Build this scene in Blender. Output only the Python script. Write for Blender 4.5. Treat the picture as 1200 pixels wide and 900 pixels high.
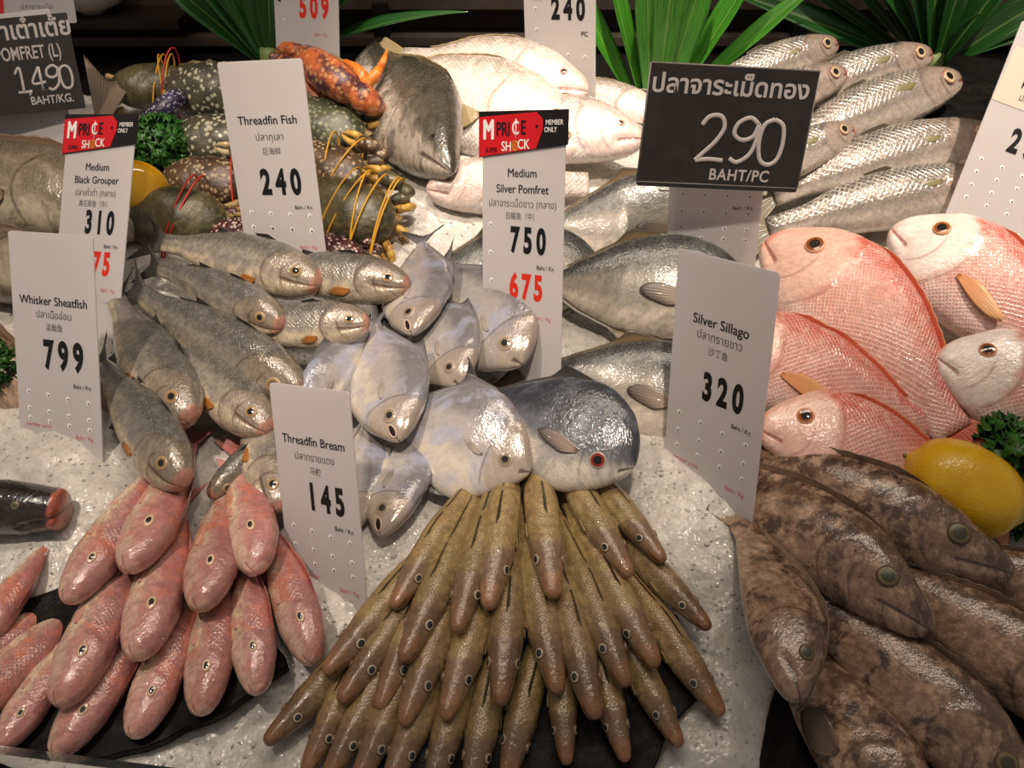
import bpy, math, random
import numpy as np
from mathutils import Vector, Matrix

for _o in list(bpy.data.objects):
    bpy.data.objects.remove(_o)
SC = bpy.context.scene
COL = SC.collection
random.seed(11)
RNG = np.random.default_rng(11)

# ------------------------------------------------------------------ camera, world, lights, exposure
FPX = 1039.23
PITCH = math.radians(38.0)
SLOPE = math.radians(12.0)
FW = np.array([0.0, math.cos(PITCH), -math.sin(PITCH)])
RT = np.array([1.0, 0.0, 0.0])
UPV = np.cross(RT, FW)
BED0 = np.array([0.0, 0.0, 0.90])
CAM = BED0 - 0.85 * FW
NB = np.array([0.0, -math.sin(SLOPE), math.cos(SLOPE)])     # normal of the sloping ice bed
EYB = np.array([0.0, math.cos(SLOPE), math.sin(SLOPE)])     # up-slope direction

cam_data = bpy.data.cameras.new('camera')
cam_data.sensor_width = 36.0
cam_data.lens = 36.0 * FPX / 1200.0
cam_data.clip_start = 0.02
cam = bpy.data.objects.new('camera', cam_data)
COL.objects.link(cam)
cam.location = CAM
cam.rotation_euler = (math.pi / 2 - PITCH, 0, 0)
SC.camera = cam

vs = SC.view_settings
vs.view_transform = 'Standard'
vs.look = 'None'
vs.exposure = 0.17
vs.gamma = 1.0
vs.use_curve_mapping = False

world = bpy.data.worlds.new('market_hall_light')
SC.world = world
world.use_nodes = True
_bg = world.node_tree.nodes['Background']
_bg.inputs[0].default_value = (1.0, 0.88, 0.80, 1)
_bg.inputs[1].default_value = 0.17


def add_light(name, kind, loc, target, energy, color, **kw):
    d = bpy.data.lights.new(name, kind)
    d.energy = energy
    d.color = color
    for k, v in kw.items():
        setattr(d, k, v)
    o = bpy.data.objects.new(name, d)
    COL.objects.link(o)
    o.location = loc
    v = Vector(target) - Vector(loc)
    o.rotation_euler = v.to_track_quat('-Z', 'Y').to_euler()
    return o


WARM = (1.0, 0.85, 0.70)
# ceiling track spots over the counter, small bulbs, and one long diffuse ceiling lamp
add_light('spot_back', 'SPOT', (0.10, 0.15, 2.6), (0.06, 0.46, 0.98), 150, WARM, spot_size=math.radians(24), spot_blend=0.9, shadow_soft_size=0.03)
add_light('spot_right', 'SPOT', (0.80, -0.05, 2.5), (0.52, 0.30, 0.96), 125, WARM, spot_size=math.radians(30), spot_blend=0.9, shadow_soft_size=0.03)
add_light('spot_left', 'SPOT', (-0.70, -0.40, 2.5), (-0.34, 0.12, 0.92), 56, WARM, spot_size=math.radians(40), spot_blend=0.9, shadow_soft_size=0.04)
add_light('spot_middle', 'SPOT', (0.1, -0.65, 2.6), (0.0, 0.15, 0.9), 74, WARM, spot_size=math.radians(29), spot_blend=0.9, shadow_soft_size=0.04)
add_light('ceiling_lamp', 'AREA', (0.0, 0.10, 2.7), (0, 0.15, 0.9), 10, (1.0, 0.84, 0.68), shape='RECTANGLE', size=1.6, size_y=0.2)


# ------------------------------------------------------------------ placing helpers
def ray(px, py):
    d = FW + RT * ((px - 600.0) / FPX) - UPV * ((py - 450.0) / FPX)
    return d / np.linalg.norm(d)


def P(px, py, h=0.0):
    """point h metres above the bed plane seen at photo pixel px, py"""
    d = ray(px, py)
    t = ((BED0 + NB * h - CAM) @ NB) / (d @ NB)
    return CAM + d * t


def bed_xy(p):
    q = np.asarray(p) - BED0
    return q @ RT, q @ EYB, q @ NB


def unit(v):
    v = np.asarray(v, float)
    return v / np.linalg.norm(v)


def lin(c):
    return tuple(((x / 255.0) / 12.92 if x / 255.0 <= 0.04045 else ((x / 255.0 + 0.055) / 1.055) ** 2.4) for x in c[:3]) + (1.0,)


# ------------------------------------------------------------------ mesh helpers
def vnoise(x, y, seed):
    """smooth value noise"""
    xi, yi = np.floor(x).astype(int), np.floor(y).astype(int)
    fx, fy = x - xi, y - yi
    fx, fy = fx * fx * (3 - 2 * fx), fy * fy * (3 - 2 * fy)
    def hsh(a, b):
        n = (a * 374761393 + b * 668265263 + seed * 982451653) & 0x7fffffff
        n = ((n ^ (n >> 13)) * 1274126177) & 0x7fffffff
        return ((n ^ (n >> 16)) & 0xffff) / 65535.0
    return (hsh(xi, yi) * (1 - fx) + hsh(xi + 1, yi) * fx) * (1 - fy) + (hsh(xi, yi + 1) * (1 - fx) + hsh(xi + 1, yi + 1) * fx) * fy


def mesh_from(name, verts, faces, smooth=True, attrs=None, mats=None, mat_idx=None):
    me = bpy.data.meshes.new(name)
    me.from_pydata([tuple(map(float, v)) for v in verts], [], [tuple(map(int, f)) for f in faces])
    if smooth:
        me.polygons.foreach_set('use_smooth', [True] * len(me.polygons))
    for k, a in (attrs or {}).items():
        at = me.attributes.new(k, 'FLOAT_VECTOR', 'POINT')
        at.data.foreach_set('vector', np.asarray(a, np.float32).ravel())
    for m in (mats or []):
        me.materials.append(m)
    if mat_idx is not None:
        me.polygons.foreach_set('material_index', list(map(int, mat_idx)))
    me.update()
    return me


def link(name, me, parent=None, label=None, cat=None, group=None, kind=None):
    o = bpy.data.objects.new(name, me)
    COL.objects.link(o)
    if parent is not None:
        o.parent = parent
    tag(o, label, cat, group, kind)
    return o


def tag(o, label=None, cat=None, group=None, kind=None):
    for k, v in (('label', label), ('category', cat), ('group', group), ('kind', kind)):
        if v:
            o[k] = v


def empty(name, label, cat, group=None, loc=(0, 0, 0)):
    o = bpy.data.objects.new(name, None)
    COL.objects.link(o)
    o.location = loc
    tag(o, label, cat, group)
    return o


def grid_faces(n, m, wrap=False, off=0):
    f = []
    mm = m if wrap else m - 1
    for i in range(n - 1):
        for j in range(mm):
            a = off + i * m + j
            b = off + i * m + (j + 1) % m
            f.append((a, b, b + m, a + m))
    return f


def slab_grid(pts, nrm, th):
    """closed thin sheet from an n x m grid of points; nrm grid (or vector), th thickness"""
    n, m = pts.shape[:2]
    nn = np.broadcast_to(nrm, pts.shape)
    th = np.broadcast_to(np.asarray(th, float), (n, m))[..., None]
    a = (pts + nn * th / 2).reshape(-1, 3)
    b = (pts - nn * th / 2).reshape(-1, 3)
    k = n * m
    f = grid_faces(n, m)
    f2 = [tuple(x + k for x in reversed(q)) for q in f]
    rim = [i for i in range(m)] + [i * m + m - 1 for i in range(1, n)] + [(n - 1) * m + j for j in range(m - 2, -1, -1)] + [i * m for i in range(n - 2, 0, -1)]
    side = []
    for i in range(len(rim)):
        p, q = rim[i], rim[(i + 1) % len(rim)]
        side.append((q, p, p + k, q + k))
    return np.vstack([a, b]), f + f2 + side


class MB:
    """collects shapes into one mesh"""
    def __init__(self):
        self.v, self.f, self.mi = [], [], []

    def add(self, verts, faces, mi=0):
        o = len(self.v)
        self.v.extend([tuple(map(float, x)) for x in verts])
        self.f.extend([tuple(int(i) + o for i in f) for f in faces])
        self.mi.extend([mi] * len(faces))

    def box(self, c, s, R=None, mi=0):
        c = np.asarray(c, float)
        q = np.array([[x, y, z] for x in (-.5, .5) for y in (-.5, .5) for z in (-.5, .5)]) * np.asarray(s, float)
        if R is not None:
            q = q @ np.asarray(R).T
        self.add(q + c, [(0, 1, 3, 2), (4, 6, 7, 5), (0, 4, 5, 1), (2, 3, 7, 6), (0, 2, 6, 4), (1, 5, 7, 3)], mi)

    def tube(self, pts, rad, n=8, mi=0, flat=None, closed=False):
        pts = np.asarray(pts, float)
        k = len(pts)
        rad = np.broadcast_to(np.asarray(rad, float), (k,))
        t = np.gradient(pts, axis=0)
        if closed:
            t = np.roll(pts, -1, 0) - np.roll(pts, 1, 0)
        t /= np.linalg.norm(t, axis=1)[:, None] + 1e-12
        ref = np.array([0.0, 0.0, 1.0])
        if flat is not None:
            ref = np.asarray(flat, float)
        V = []
        prev = None
        for i in range(k):
            a = np.cross(ref, t[i])
            if np.linalg.norm(a) < 1e-3:
                a = prev if prev is not None else np.cross([1.0, 0, 0.1], t[i])
            a = a / np.linalg.norm(a)
            if prev is not None and a @ prev < 0 and flat is None:
                a = -a
            prev = a
            b = np.cross(t[i], a)
            for j in range(n):
                g = 2 * math.pi * j / n
                V.append(pts[i] + rad[i] * (math.cos(g) * a + math.sin(g) * b * (0.35 if flat is not None else 1.0)))
        F = grid_faces(k, n, wrap=True)
        if closed:
            F += [((k - 1) * n + j, (k - 1) * n + (j + 1) % n, (j + 1) % n, j) for j in range(n)]
        else:
            F += [tuple(reversed(range(n))), tuple((k - 1) * n + j for j in range(n))]
        self.add(V, F, mi)

    def build(self, name, mats, parent=None, smooth=True, **kw):
        if not isinstance(mats, (list, tuple)):
            mats = [mats]
        me = mesh_from(name, self.v, self.f, smooth, None, mats, self.mi)
        return link(name, me, parent, **kw)


# ------------------------------------------------------------------ material helpers
class NT:
    def __init__(self, name):
        self.m = bpy.data.materials.new(name)
        self.m.use_nodes = True
        self.t = self.m.node_tree
        self.b = self.t.nodes['Principled BSDF']

    def put(self, sock, v):
        if isinstance(v, bpy.types.NodeSocket):
            self.t.links.new(v, sock)
        elif v is not None:
            sock.default_value = v

    def node(self, typ, ins=None, **props):
        n = self.t.nodes.new('ShaderNode' + typ)
        for k, v in props.items():
            setattr(n, k, v)
        for k, v in (ins or {}).items():
            self.put(n.inputs[k], v)
        return n

    def math(self, op, a, b=None, c=None, clamp=False):
        n = self.node('Math', operation=op, use_clamp=clamp)
        for i, v in enumerate((a, b, c)):
            self.put(n.inputs[i], v)
        return n.outputs[0]

    def step(self, x, lo, hi, a=0.0, b=1.0):
        n = self.node('MapRange', interpolation_type='SMOOTHSTEP')
        for i, v in enumerate((x, lo, hi, a, b)):
            self.put(n.inputs[i], v)
        return n.outputs[0]

    def mix(self, f, a, b, blend='MIX'):
        n = self.node('Mix', data_type='RGBA', blend_type=blend)
        self.put(n.inputs[0], f)
        self.put(n.inputs[6], a)
        self.put(n.inputs[7], b)
        return n.outputs[2]

    def ramp(self, f, stops, interp='LINEAR'):
        n = self.node('ValToRGB')
        cr = n.color_ramp
        cr.interpolation = interp
        while len(cr.elements) < len(stops):
            cr.elements.new(0.5)
        for e, (p, c) in zip(cr.elements, stops):
            e.position = p
            e.color = c
        self.put(n.inputs[0], f)
        return n.outputs[0]

    def noise(self, vec, scale, detail=3.0, rough=0.55, dist=0.0):
        n = self.node('TexNoise', {'Scale': scale, 'Detail': detail, 'Roughness': rough, 'Distortion': dist})
        if vec is not None:
            self.put(n.inputs['Vector'], vec)
        return n.outputs[0]

    def voronoi(self, vec, scale, feature='F1', rand=1.0, dims='3D'):
        n = self.node('TexVoronoi', {'Scale': scale, 'Randomness': rand}, feature=feature, voronoi_dimensions=dims)
        if vec is not None:
            self.put(n.inputs['Vector'], vec)
        return n

    def bump(self, h, strength=0.3, dist=0.001, nrm=None):
        n = self.node('Bump', {'Strength': strength, 'Distance': dist, 'Height': h})
        if nrm is not None:
            self.put(n.inputs['Normal'], nrm)
        self.put(self.b.inputs['Normal'], n.outputs[0])
        self.put(self.b.inputs['Coat Normal'], n.outputs[0])
        return n.outputs[0]

    def set(self, **kw):
        names = dict(base='Base Color', rough='Roughness', metal='Metallic', spec='Specular IOR Level', coat='Coat Weight', coatr='Coat Roughness',
                     sss='Subsurface Weight', sssr='Subsurface Radius', ssss='Subsurface Scale', trans='Transmission Weight', ior='IOR', alpha='Alpha')
        for k, v in kw.items():
            self.put(self.b.inputs[names[k]], v)
        return self.m


def flat_mat(name, rgb, rough=0.5, metal=0.0, coat=0.0, spec=0.5, var=0.0):
    t = NT(name)
    c = lin(rgb)
    if var:
        tc = t.node('TexCoord')
        nz = t.noise(tc.outputs['Object'], 60.0)
        c = t.mix(t.step(nz, 0.35, 0.7), tuple(x * (1 - var) for x in c[:3]) + (1,), tuple(min(1, x * (1 + var)) for x in c[:3]) + (1,))
    return t.set(base=c, rough=rough, metal=metal, coat=coat, spec=spec)


# ------------------------------------------------------------------ fish
def fish_mat(name, back, side, belly, back_w=0.35, belly_v=-0.35, jit=0.5, blotch=None, blotch_amt=0.5, blotch_scale=0.6, fine=None, fine_amt=0.3,
             head=None, head_u=0.25, head_amt=0.6, snout=None, snout_u=0.08, gill=None, gill_amt=0.5, mouth=None, mouth_c=(60, 40, 35),
             scales=None, metal=0.0, rough=0.28, coat=0.4, edge=0.5, nose_v=None, bright=(0.85, 1.1), pre=None, mott=0.3, bump=0.34, fine_scale=4.5, sharp=0.075, scale_v=None):
    """skin of a fish: 'fish' = (place along the body 0..1, dorsal +1 .. ventral -1, side), 'skin' = centimetres along and around"""
    t = NT(name)
    a = t.node('Attribute', attribute_name='fish').outputs['Vector']
    sk = t.node('Attribute', attribute_name='skin').outputs['Vector']
    sep = t.node('SeparateXYZ', {0: a})
    u, v = sep.outputs[0], sep.outputs[1]
    oi = t.node('ObjectInfo')
    rnd = oi.outputs['Random']
    offs = t.node('CombineXYZ', {0: t.math('MULTIPLY', rnd, 37.0), 1: t.math('MULTIPLY', rnd, 91.0), 2: t.math('MULTIPLY', rnd, 13.0)}).outputs[0]
    skr = t.node('VectorMath', operation='ADD')
    t.put(skr.inputs[0], sk)
    t.put(skr.inputs[1], offs)
    sv = skr.outputs[0]
    n1 = t.noise(sv, 0.9, 4.0)
    vj = t.math('MULTIPLY_ADD', t.math('SUBTRACT', n1, 0.5), jit, v)
    f = t.math('MULTIPLY_ADD', vj, 0.5, 0.5, clamp=True)
    bs = 0.5 + 0.5 * belly_v
    ks = 0.5 + 0.5 * back_w
    base = t.ramp(f, [(0.0, lin(belly)), (max(0.02, bs - 0.10 * edge), lin(belly)), (min(ks - 0.01, bs + 0.22 * edge), lin(side)), (max(bs + 0.02, ks - 0.05), lin(side)), (min(0.99, ks + 0.25 * edge), lin(back)), (1.0, lin(back))])
    if blotch:
        n2 = t.noise(sv, blotch_scale, 5.0, 0.62, 0.6)
        m2 = t.math('MULTIPLY', t.step(n2, 0.545 - sharp, 0.545 + sharp), blotch_amt)
        base = t.mix(m2, base, lin(blotch))
    if fine:
        n3 = t.noise(sv, fine_scale, 5.0, 0.7)
        base = t.mix(t.math('MULTIPLY', t.step(n3, 0.45, 0.65), fine_amt), base, lin(fine))
    height = t.math('ADD', t.math('MULTIPLY', t.noise(sv, 4.5, 2.5, 0.55), 1.0), t.math('MULTIPLY', t.noise(sv, 1.4, 3.0), 1.6))
    gu = gill if gill else (head_u, 0.12, 0.0)
    dv = t.math('SUBTRACT', v, gu[2])
    ug = t.math('SUBTRACT', gu[0], t.math('MULTIPLY', t.math('MULTIPLY', dv, dv), gu[1]))
    du = t.math('SUBTRACT', u, ug)
    if scales:
        # (per cm, line colour, line strength, bump, scale centre colour, strength)
        dens, lc, ls, bu, hc, hs = scales
        mp = t.node('Mapping', {'Rotation': (0, 0, math.radians(45)), 'Scale': (dens, dens, 1)})
        t.put(mp.inputs[0], sk)
        vr = t.voronoi(mp.outputs[0], 1.0, 'DISTANCE_TO_EDGE', 0.22, '2D')
        vf = t.voronoi(mp.outputs[0], 1.0, 'F1', 0.22, '2D')
        on = t.step(du, 0.0, 0.03)
        if scale_v is not None:
            on = t.math('MULTIPLY', on, t.step(v, scale_v - 0.3, scale_v + 0.1, 0.12, 1.0))
        ln = t.math('MULTIPLY', t.math('MULTIPLY', t.step(vr.outputs['Distance'], 0.05, 0.22, 1.0, 0.0), ls), on)
        vis = t.step(t.noise(sv, 0.7, 2.0), 0.3, 0.6, 0.35, 1.0)
        base = t.mix(t.math('MULTIPLY', ln, vis), base, lin(lc))
        if hc:
            hi = t.math('MULTIPLY', t.math('MULTIPLY', t.step(vf.outputs['Distance'], 0.1, 0.45, 1.0, 0.0), hs), on)
            base = t.mix(t.math('MULTIPLY', hi, vis), base, lin(hc))
        sh = t.math('MULTIPLY', t.step(vr.outputs['Distance'], 0.0, 0.3), on)
        height = t.math('ADD', height, t.math('MULTIPLY', sh, bu))
    if head:
        hm = t.math('MULTIPLY', t.step(t.math('ADD', du, t.math('MULTIPLY', t.math('SUBTRACT', n1, 0.5), 0.12)), -0.05, 0.03, 1.0, 0.0), head_amt)
        base = t.mix(hm, base, lin(head))
    if snout:
        sm = t.step(t.math('ADD', u, t.math('MULTIPLY', t.math('SUBTRACT', n1, 0.5), 0.06)), snout_u * 0.6, snout_u * 1.5, 1.0, 0.0)
        base = t.mix(t.math('MULTIPLY', sm, 0.85), base, lin(snout))
    if gill:
        gm = t.step(t.math('ABSOLUTE', t.math('SUBTRACT', du, 0.004)), 0.002, 0.012, 1.0, 0.0)
        inside = t.math('MULTIPLY', t.step(v, -0.9, -0.6), t.step(v, 0.45, 0.75, 1.0, 0.0))
        base = t.mix(t.math('MULTIPLY', t.math('MULTIPLY', gm, inside), gill_amt), base, lin(mouth_c))
    if mouth:
        mv, mk, mu, mw = mouth
        ml = t.math('ABSOLUTE', t.math('SUBTRACT', v, t.math('MULTIPLY_ADD', u, mk, mv)))
        mm = t.math('MULTIPLY', t.step(ml, mw * 0.3, mw, 1.0, 0.0), t.step(u, mu * 0.85, mu, 1.0, 0.0))
        base = t.mix(t.math('MULTIPLY', mm, 0.85), base, lin(mouth_c))
    br = t.node('MapRange')
    t.put(br.inputs[0], t.math('FRACT', t.math('MULTIPLY', rnd, 7.3)))
    br.inputs[3].default_value, br.inputs[4].default_value = bright
    if pre:
        pm = t.step(t.math('ABSOLUTE', t.math('ADD', du, pre[0])), 0.002, 0.010, 1.0, 0.0)
        pin = t.math('MULTIPLY', t.step(v, -0.85, -0.5), t.step(v, 0.1, 0.4, 1.0, 0.0))
        base = t.mix(t.math('MULTIPLY', t.math('MULTIPLY', pm, pin), pre[1]), base, lin(mouth_c))
    # natural unevenness of wet skin at two sizes
    uneven = t.math('MULTIPLY_ADD', t.step(t.noise(sv, 1.5, 5.0, 0.65, 0.4), 0.3, 0.7), mott, 1.0 - mott * 0.55)
    uneven = t.math('MULTIPLY', uneven, t.math('MULTIPLY_ADD', t.step(t.noise(sv, 9.0, 4.0, 0.7), 0.35, 0.68), mott * 0.6, 1.0 - mott * 0.3))
    hsv = t.node('HueSaturation', {'Value': t.math('MULTIPLY', br.outputs[0], uneven), 'Color': base})
    rg = t.math('MULTIPLY_ADD', t.noise(sv, 2.2, 3.0), 0.25, rough - 0.14, clamp=True)
    t.bump(height, bump, 0.0012)
    return t.set(base=hsv.outputs[0], rough=rg, metal=metal, coat=coat, coatr=0.04, spec=0.5)


def fin_mat(name, col, tip, ray_dark=0.25, rough=0.4):
    t = NT(name)
    a = t.node('SeparateXYZ', {0: t.node('Attribute', attribute_name='fin').outputs['Vector']})
    c = t.mix(t.step(a.outputs[1], 0.2, 1.0), lin(col), lin(tip))
    w = t.math('SINE', t.math('MULTIPLY', a.outputs[0], 80.0))
    c = t.mix(t.math('MULTIPLY', t.step(w, 0.2, 0.9), ray_dark), c, tuple(x * 0.35 for x in lin(col)[:3]) + (1,))
    return t.set(base=c, rough=rough, coat=0.3)


def eye_mats(key, pupil, iris, rim):
    return [flat_mat('eye_pupil_' + key, pupil, 0.08, coat=1.0), flat_mat('eye_iris_' + key, iris, 0.15, coat=0.8, var=0.2), flat_mat('eye_rim_' + key, rim, 0.3, coat=0.5)]


def pchip(xs, ys, x):
    xs, ys = np.asarray(xs, float), np.asarray(ys, float)
    h = np.diff(xs)
    d = np.diff(ys) / h
    m = np.zeros_like(ys)
    for i in range(1, len(xs) - 1):
        if d[i - 1] * d[i] > 0:
            w1, w2 = 2 * h[i] + h[i - 1], h[i] + 2 * h[i - 1]
            m[i] = (w1 + w2) / (w1 / d[i - 1] + w2 / d[i])
    m[0], m[-1] = d[0], d[-1]
    k = np.clip(np.searchsorted(xs, x, side='right') - 1, 0, len(xs) - 2)
    s = np.clip((x - xs[k]) / h[k], 0, 1)
    return (2 * s**3 - 3 * s**2 + 1) * ys[k] + (s**3 - 2 * s**2 + s) * h[k] * m[k] + (-2 * s**3 + 3 * s**2) * ys[k + 1] + (s**3 - s**2) * h[k] * m[k + 1]


SPECIES = {}


def species(key, prof, eye, eyem, body, fin, gill=None, gill_amp=0.05, mouth=None, tail=(0.2, 0.16, 0.4), dorsal=(), anal=(), pect=(), tfin=None, pfin=None, nose=None):
    SPECIES[key] = dict(prof=np.array(prof), eye=eye, eyem=eyem, body=body, fin=fin, gill=gill, gill_amp=gill_amp, mouth=mouth, tail=tail, dorsal=dorsal, anal=anal,
                        pect=pect, tfin=tfin or fin, pfin=pfin or fin, nose=nose)


class Fish:
    def __init__(self, sp, p0, p1, roll, bend=0.0, arch=0.0, depth=1.0, thick=1.0, lean=0.35):
        self.sp = sp
        self.p0, self.p1 = np.asarray(p0, float), np.asarray(p1, float)
        self.L = np.linalg.norm(self.p1 - self.p0)
        mid = (self.p0 + self.p1) / 2
        view = unit(CAM - mid)
        self.nn = unit(NB * (1 - lean) + view * lean)
        t = unit(self.p1 - self.p0)
        side = unit(np.cross(self.nn, t))
        self.c = mid + side * bend * self.L + self.nn * arch * self.L
        r = math.radians(roll)
        self.cr, self.sr = math.cos(r), math.sin(r)
        self.depth, self.thick = depth, thick
        self.seed = float(abs(hash((round(self.p0[0], 4), round(self.p1[1], 4)))) % 997)

    def frame(self, u):
        u = np.atleast_1d(np.asarray(u, float))[:, None]
        C = (1 - u)**2 * self.p0 + 2 * u * (1 - u) * self.c + u**2 * self.p1
        t = 2 * (1 - u) * (self.c - self.p0) + 2 * u * (self.p1 - self.c)
        t /= np.linalg.norm(t, axis=1)[:, None]
        side = np.cross(self.nn, t)
        side /= np.linalg.norm(side, axis=1)[:, None]
        n2 = np.cross(t, side)
        d = self.cr * side + self.sr * n2
        l = np.cross(t, d)
        return C, t, d, l

    def radii(self, u, th):
        pr = self.sp['prof']
        top = pchip(pr[:, 0], pr[:, 1], u) * self.L * self.depth
        bot = pchip(pr[:, 0], pr[:, 2], u) * self.L * self.depth
        w = pchip(pr[:, 0], pr[:, 3], u) * self.L * self.thick
        v, s = np.cos(th), np.sin(th)
        y = np.where(v > 0, top, bot) * v
        z = w * np.sign(s) * np.abs(s)**0.85
        k = np.ones_like(u)
        g = self.sp['gill']
        if g:
            ug = g[0] - g[1] * (v - g[2])**2
            du = u - ug
            amp = self.sp['gill_amp'] * np.abs(s)
            k = k + amp * np.where(du < 0, np.exp(du / 0.07), 0.0) - amp * 0.5 * np.where(du >= 0, np.exp(-du / 0.02), 0.0)
        m = self.sp['mouth']
        if m:
            ml = v - (m[0] + m[1] * u)
            k = k - 0.15 * np.exp(-(ml / (m[3] * 1.2))**2) * (1 / (1 + np.exp((u - m[2]) / 0.008)))
            k = k + 0.05 * np.exp(-((ml + m[3] * 2.4) / (m[3] * 1.6))**2) * (1 / (1 + np.exp((u - m[2]) / 0.01)))
        k = k * (1 + 0.035 * (vnoise(u * 9 + self.seed, v * 1.6 + s * 1.1 + 5 + self.seed, 21) - 0.5) + 0.02 * (vnoise(u * 26 + self.seed, v * 4 + s * 3 + 9, 23) - 0.5))
        return y * k, z * k

    def surf(self, u, th):
        u = np.atleast_1d(np.asarray(u, float))
        th = np.broadcast_to(np.asarray(th, float), u.shape)
        C, t, d, l = self.frame(u)
        y, z = self.radii(u, th)
        return C + d * y[:, None] + l * z[:, None]

    def normal(self, u, th):
        e = 0.004
        a = self.surf([u + e], [th])[0] - self.surf([u - e], [th])[0]
        b = self.surf([u], [th + 0.02])[0] - self.surf([u], [th - 0.02])[0]
        nrm = unit(np.cross(a, b))
        C = self.frame([u])[0][0]
        if nrm @ (self.surf([u], [th])[0] - C) < 0:
            nrm = -nrm
        return nrm

    def body(self, n=60, m=36):
        s = np.linspace(0, 1, n)
        us = 0.35 * s + 0.65 * s**1.9
        th = 2 * math.pi * np.arange(m) / m
        U, T = np.meshgrid(us, th, indexing='ij')
        uf, tf = U.ravel(), T.ravel()
        V = self.surf(uf, tf)
        fish = np.stack([uf, np.cos(tf), np.sin(tf)], 1)
        V3 = V.reshape(n, m, 3)
        seg = np.linalg.norm(np.roll(V3, -1, 1) - V3, axis=2)
        arc = np.zeros((n, m))
        half = m // 2
        arc[:, 1:half + 1] = np.cumsum(seg[:, :half], 1)
        back = np.cumsum(seg[:, ::-1][:, :m - half], 1)
        for q in range(m - half - 1):
            arc[:, m - 1 - q] = back[:, q]
        x = np.concatenate([[0], np.cumsum(np.linalg.norm(np.diff(V3.mean(1), axis=0), axis=1))])
        pr = self.sp['prof']
        skin = np.stack([np.broadcast_to(x[:, None] * 100, (n, m)).ravel(), (arc * 100).ravel(), np.zeros(n * m)], 1)
        F = grid_faces(n, m, wrap=True)
        k = len(V)
        V = np.vstack([V, self.frame([0])[0] - self.frame([0])[1] * 0.003 * self.L * 2, self.frame([1])[0]])
        fish = np.vstack([fish, [0, 0, 0], [1, 0, 0]])
        skin = np.vstack([skin, [0, 0, 0], [x[-1] * 100, 0, 0]])
        F += [(j, k, (j + 1) % m) for j in range(m)]
        F += [((n - 1) * m + j, (n - 1) * m + (j + 1) % m, k + 1) for j in range(m)]
        F = [tuple(reversed(q)) for q in F]
        return mesh_from('fish_body', V, F, True, {'fish': fish, 'skin': skin}, [self.sp['body']])

    def ridge_fin(self, u0, u1, h, sweep, fold, shape, ventral=False, n=40):
        us = np.linspace(u0, u1, n)
        th = math.pi if ventral else 0.0
        base = self.surf(us, th)
        C, t, d, l = self.frame(us)
        if ventral:
            d = -d
        s = (us - u0) / (u1 - u0)
        if shape == 'spiny':
            hp = np.minimum(1, s / 0.15) * (1 - 0.45 * s) * (0.82 + 0.18 * np.abs(np.sin(s * math.pi * 11)))
        elif shape == 'falcate':
            hp = np.where(s < 0.25, s / 0.25, np.maximum(0.16, (1 - (s - 0.25) / 0.35)**2 * (s < 0.6)))
        else:
            hp = np.minimum(1, s / 0.12) * (1 - 0.6 * s)
        hp = (hp + 0.03) * h * self.L
        f = math.radians(fold)
        lay = l * (1 if (l[0] @ self.nn) > 0 else -1)
        dirv = d * math.cos(f) + lay * math.sin(f) + t * sweep
        rr = np.linspace(-0.12, 1, 6)
        pts = base[None] + dirv[None] * (rr[:, None, None] * hp[None, :, None])
        V, F = slab_grid(pts, l[None], (1.1 - np.clip(rr, 0, 1))[:, None] * 0.0009)
        a = np.stack([np.broadcast_to(s[None] * (u1 - u0) * 6, (6, n)), np.broadcast_to(np.clip(rr, 0, 1)[:, None], (6, n)), np.zeros((6, n))], -1).reshape(-1, 3)
        return V, F, np.vstack([a, a])

    def tail_fin(self, ln, spread, fork, curl=0.12):
        C, t, d, l = self.frame([1.0])
        C, t, d, l = C[0], t[0], d[0], l[0]
        hb = self.sp['prof'][-1, 1] * self.L * self.depth * 0.9
        ks = np.linspace(-1, 1, 33)
        rs = np.linspace(-0.06, 1, 9)
        K, R = np.meshgrid(ks, rs)
        if fork >= 0:
            le = ln * self.L * (1 - fork * (1 - np.abs(K)**1.3))
        else:
            le = ln * self.L * (1 + fork * np.abs(K)**2.2)
        pts = C + t * (R * le)[..., None] + d * (K * (hb + R * np.maximum(0, spread * self.L - hb)))[..., None] + l * (curl * self.L * 0.3 * (R**2) * np.sin(K * 2.0))[..., None]
        pts = pts + l * (0.0006 * np.sin(K * 40))[..., None]
        V, F = slab_grid(pts, l, (1.15 - np.clip(R, 0, 1)) * 0.0016)
        a = np.stack([K * 0.6, np.clip(R, 0, 1), 0 * K], -1).reshape(-1, 3)
        return V, F, np.vstack([a, a])

    def pect_fin(self, u, v, ln, width, ang, sgn, lift=0.25):
        th = math.acos(max(-1, min(1, v))) * sgn
        base = self.surf([u], [th])[0]
        nr = self.normal(u, th)
        C, t, d, l = self.frame([u])
        t, d = t[0], d[0]
        a = math.radians(ang)
        ax = unit(t * math.cos(a) + d * math.sin(a))
        ax = unit(ax - nr * (ax @ nr))
        px = np.cross(nr, ax)
        ks = np.linspace(-1, 1, 17)
        rs = np.linspace(0, 1, 9)
        K, R = np.meshgrid(ks, rs)
        le = ln * self.L * (1 - 0.35 * K**2 - 0.15 * K)
        w = width * self.L * (0.22 + 0.78 * np.sin(R * math.pi * 0.62))
        pts = base + ax * (R * le)[..., None] + px * (K * w)[..., None] + nr * (0.004 * self.L + lift * ln * self.L * R * 0.35 - 0.15 * ln * self.L * R**2 * (1 - lift))[..., None]
        pts = pts + nr * (0.0005 * np.sin(K * 22))[..., None]
        V, F = slab_grid(pts, nr, (1.2 - R) * 0.0009)
        a = np.stack([K * 0.5, R, 0 * K], -1).reshape(-1, 3)
        return V, F, np.vstack([a, a])

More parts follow.
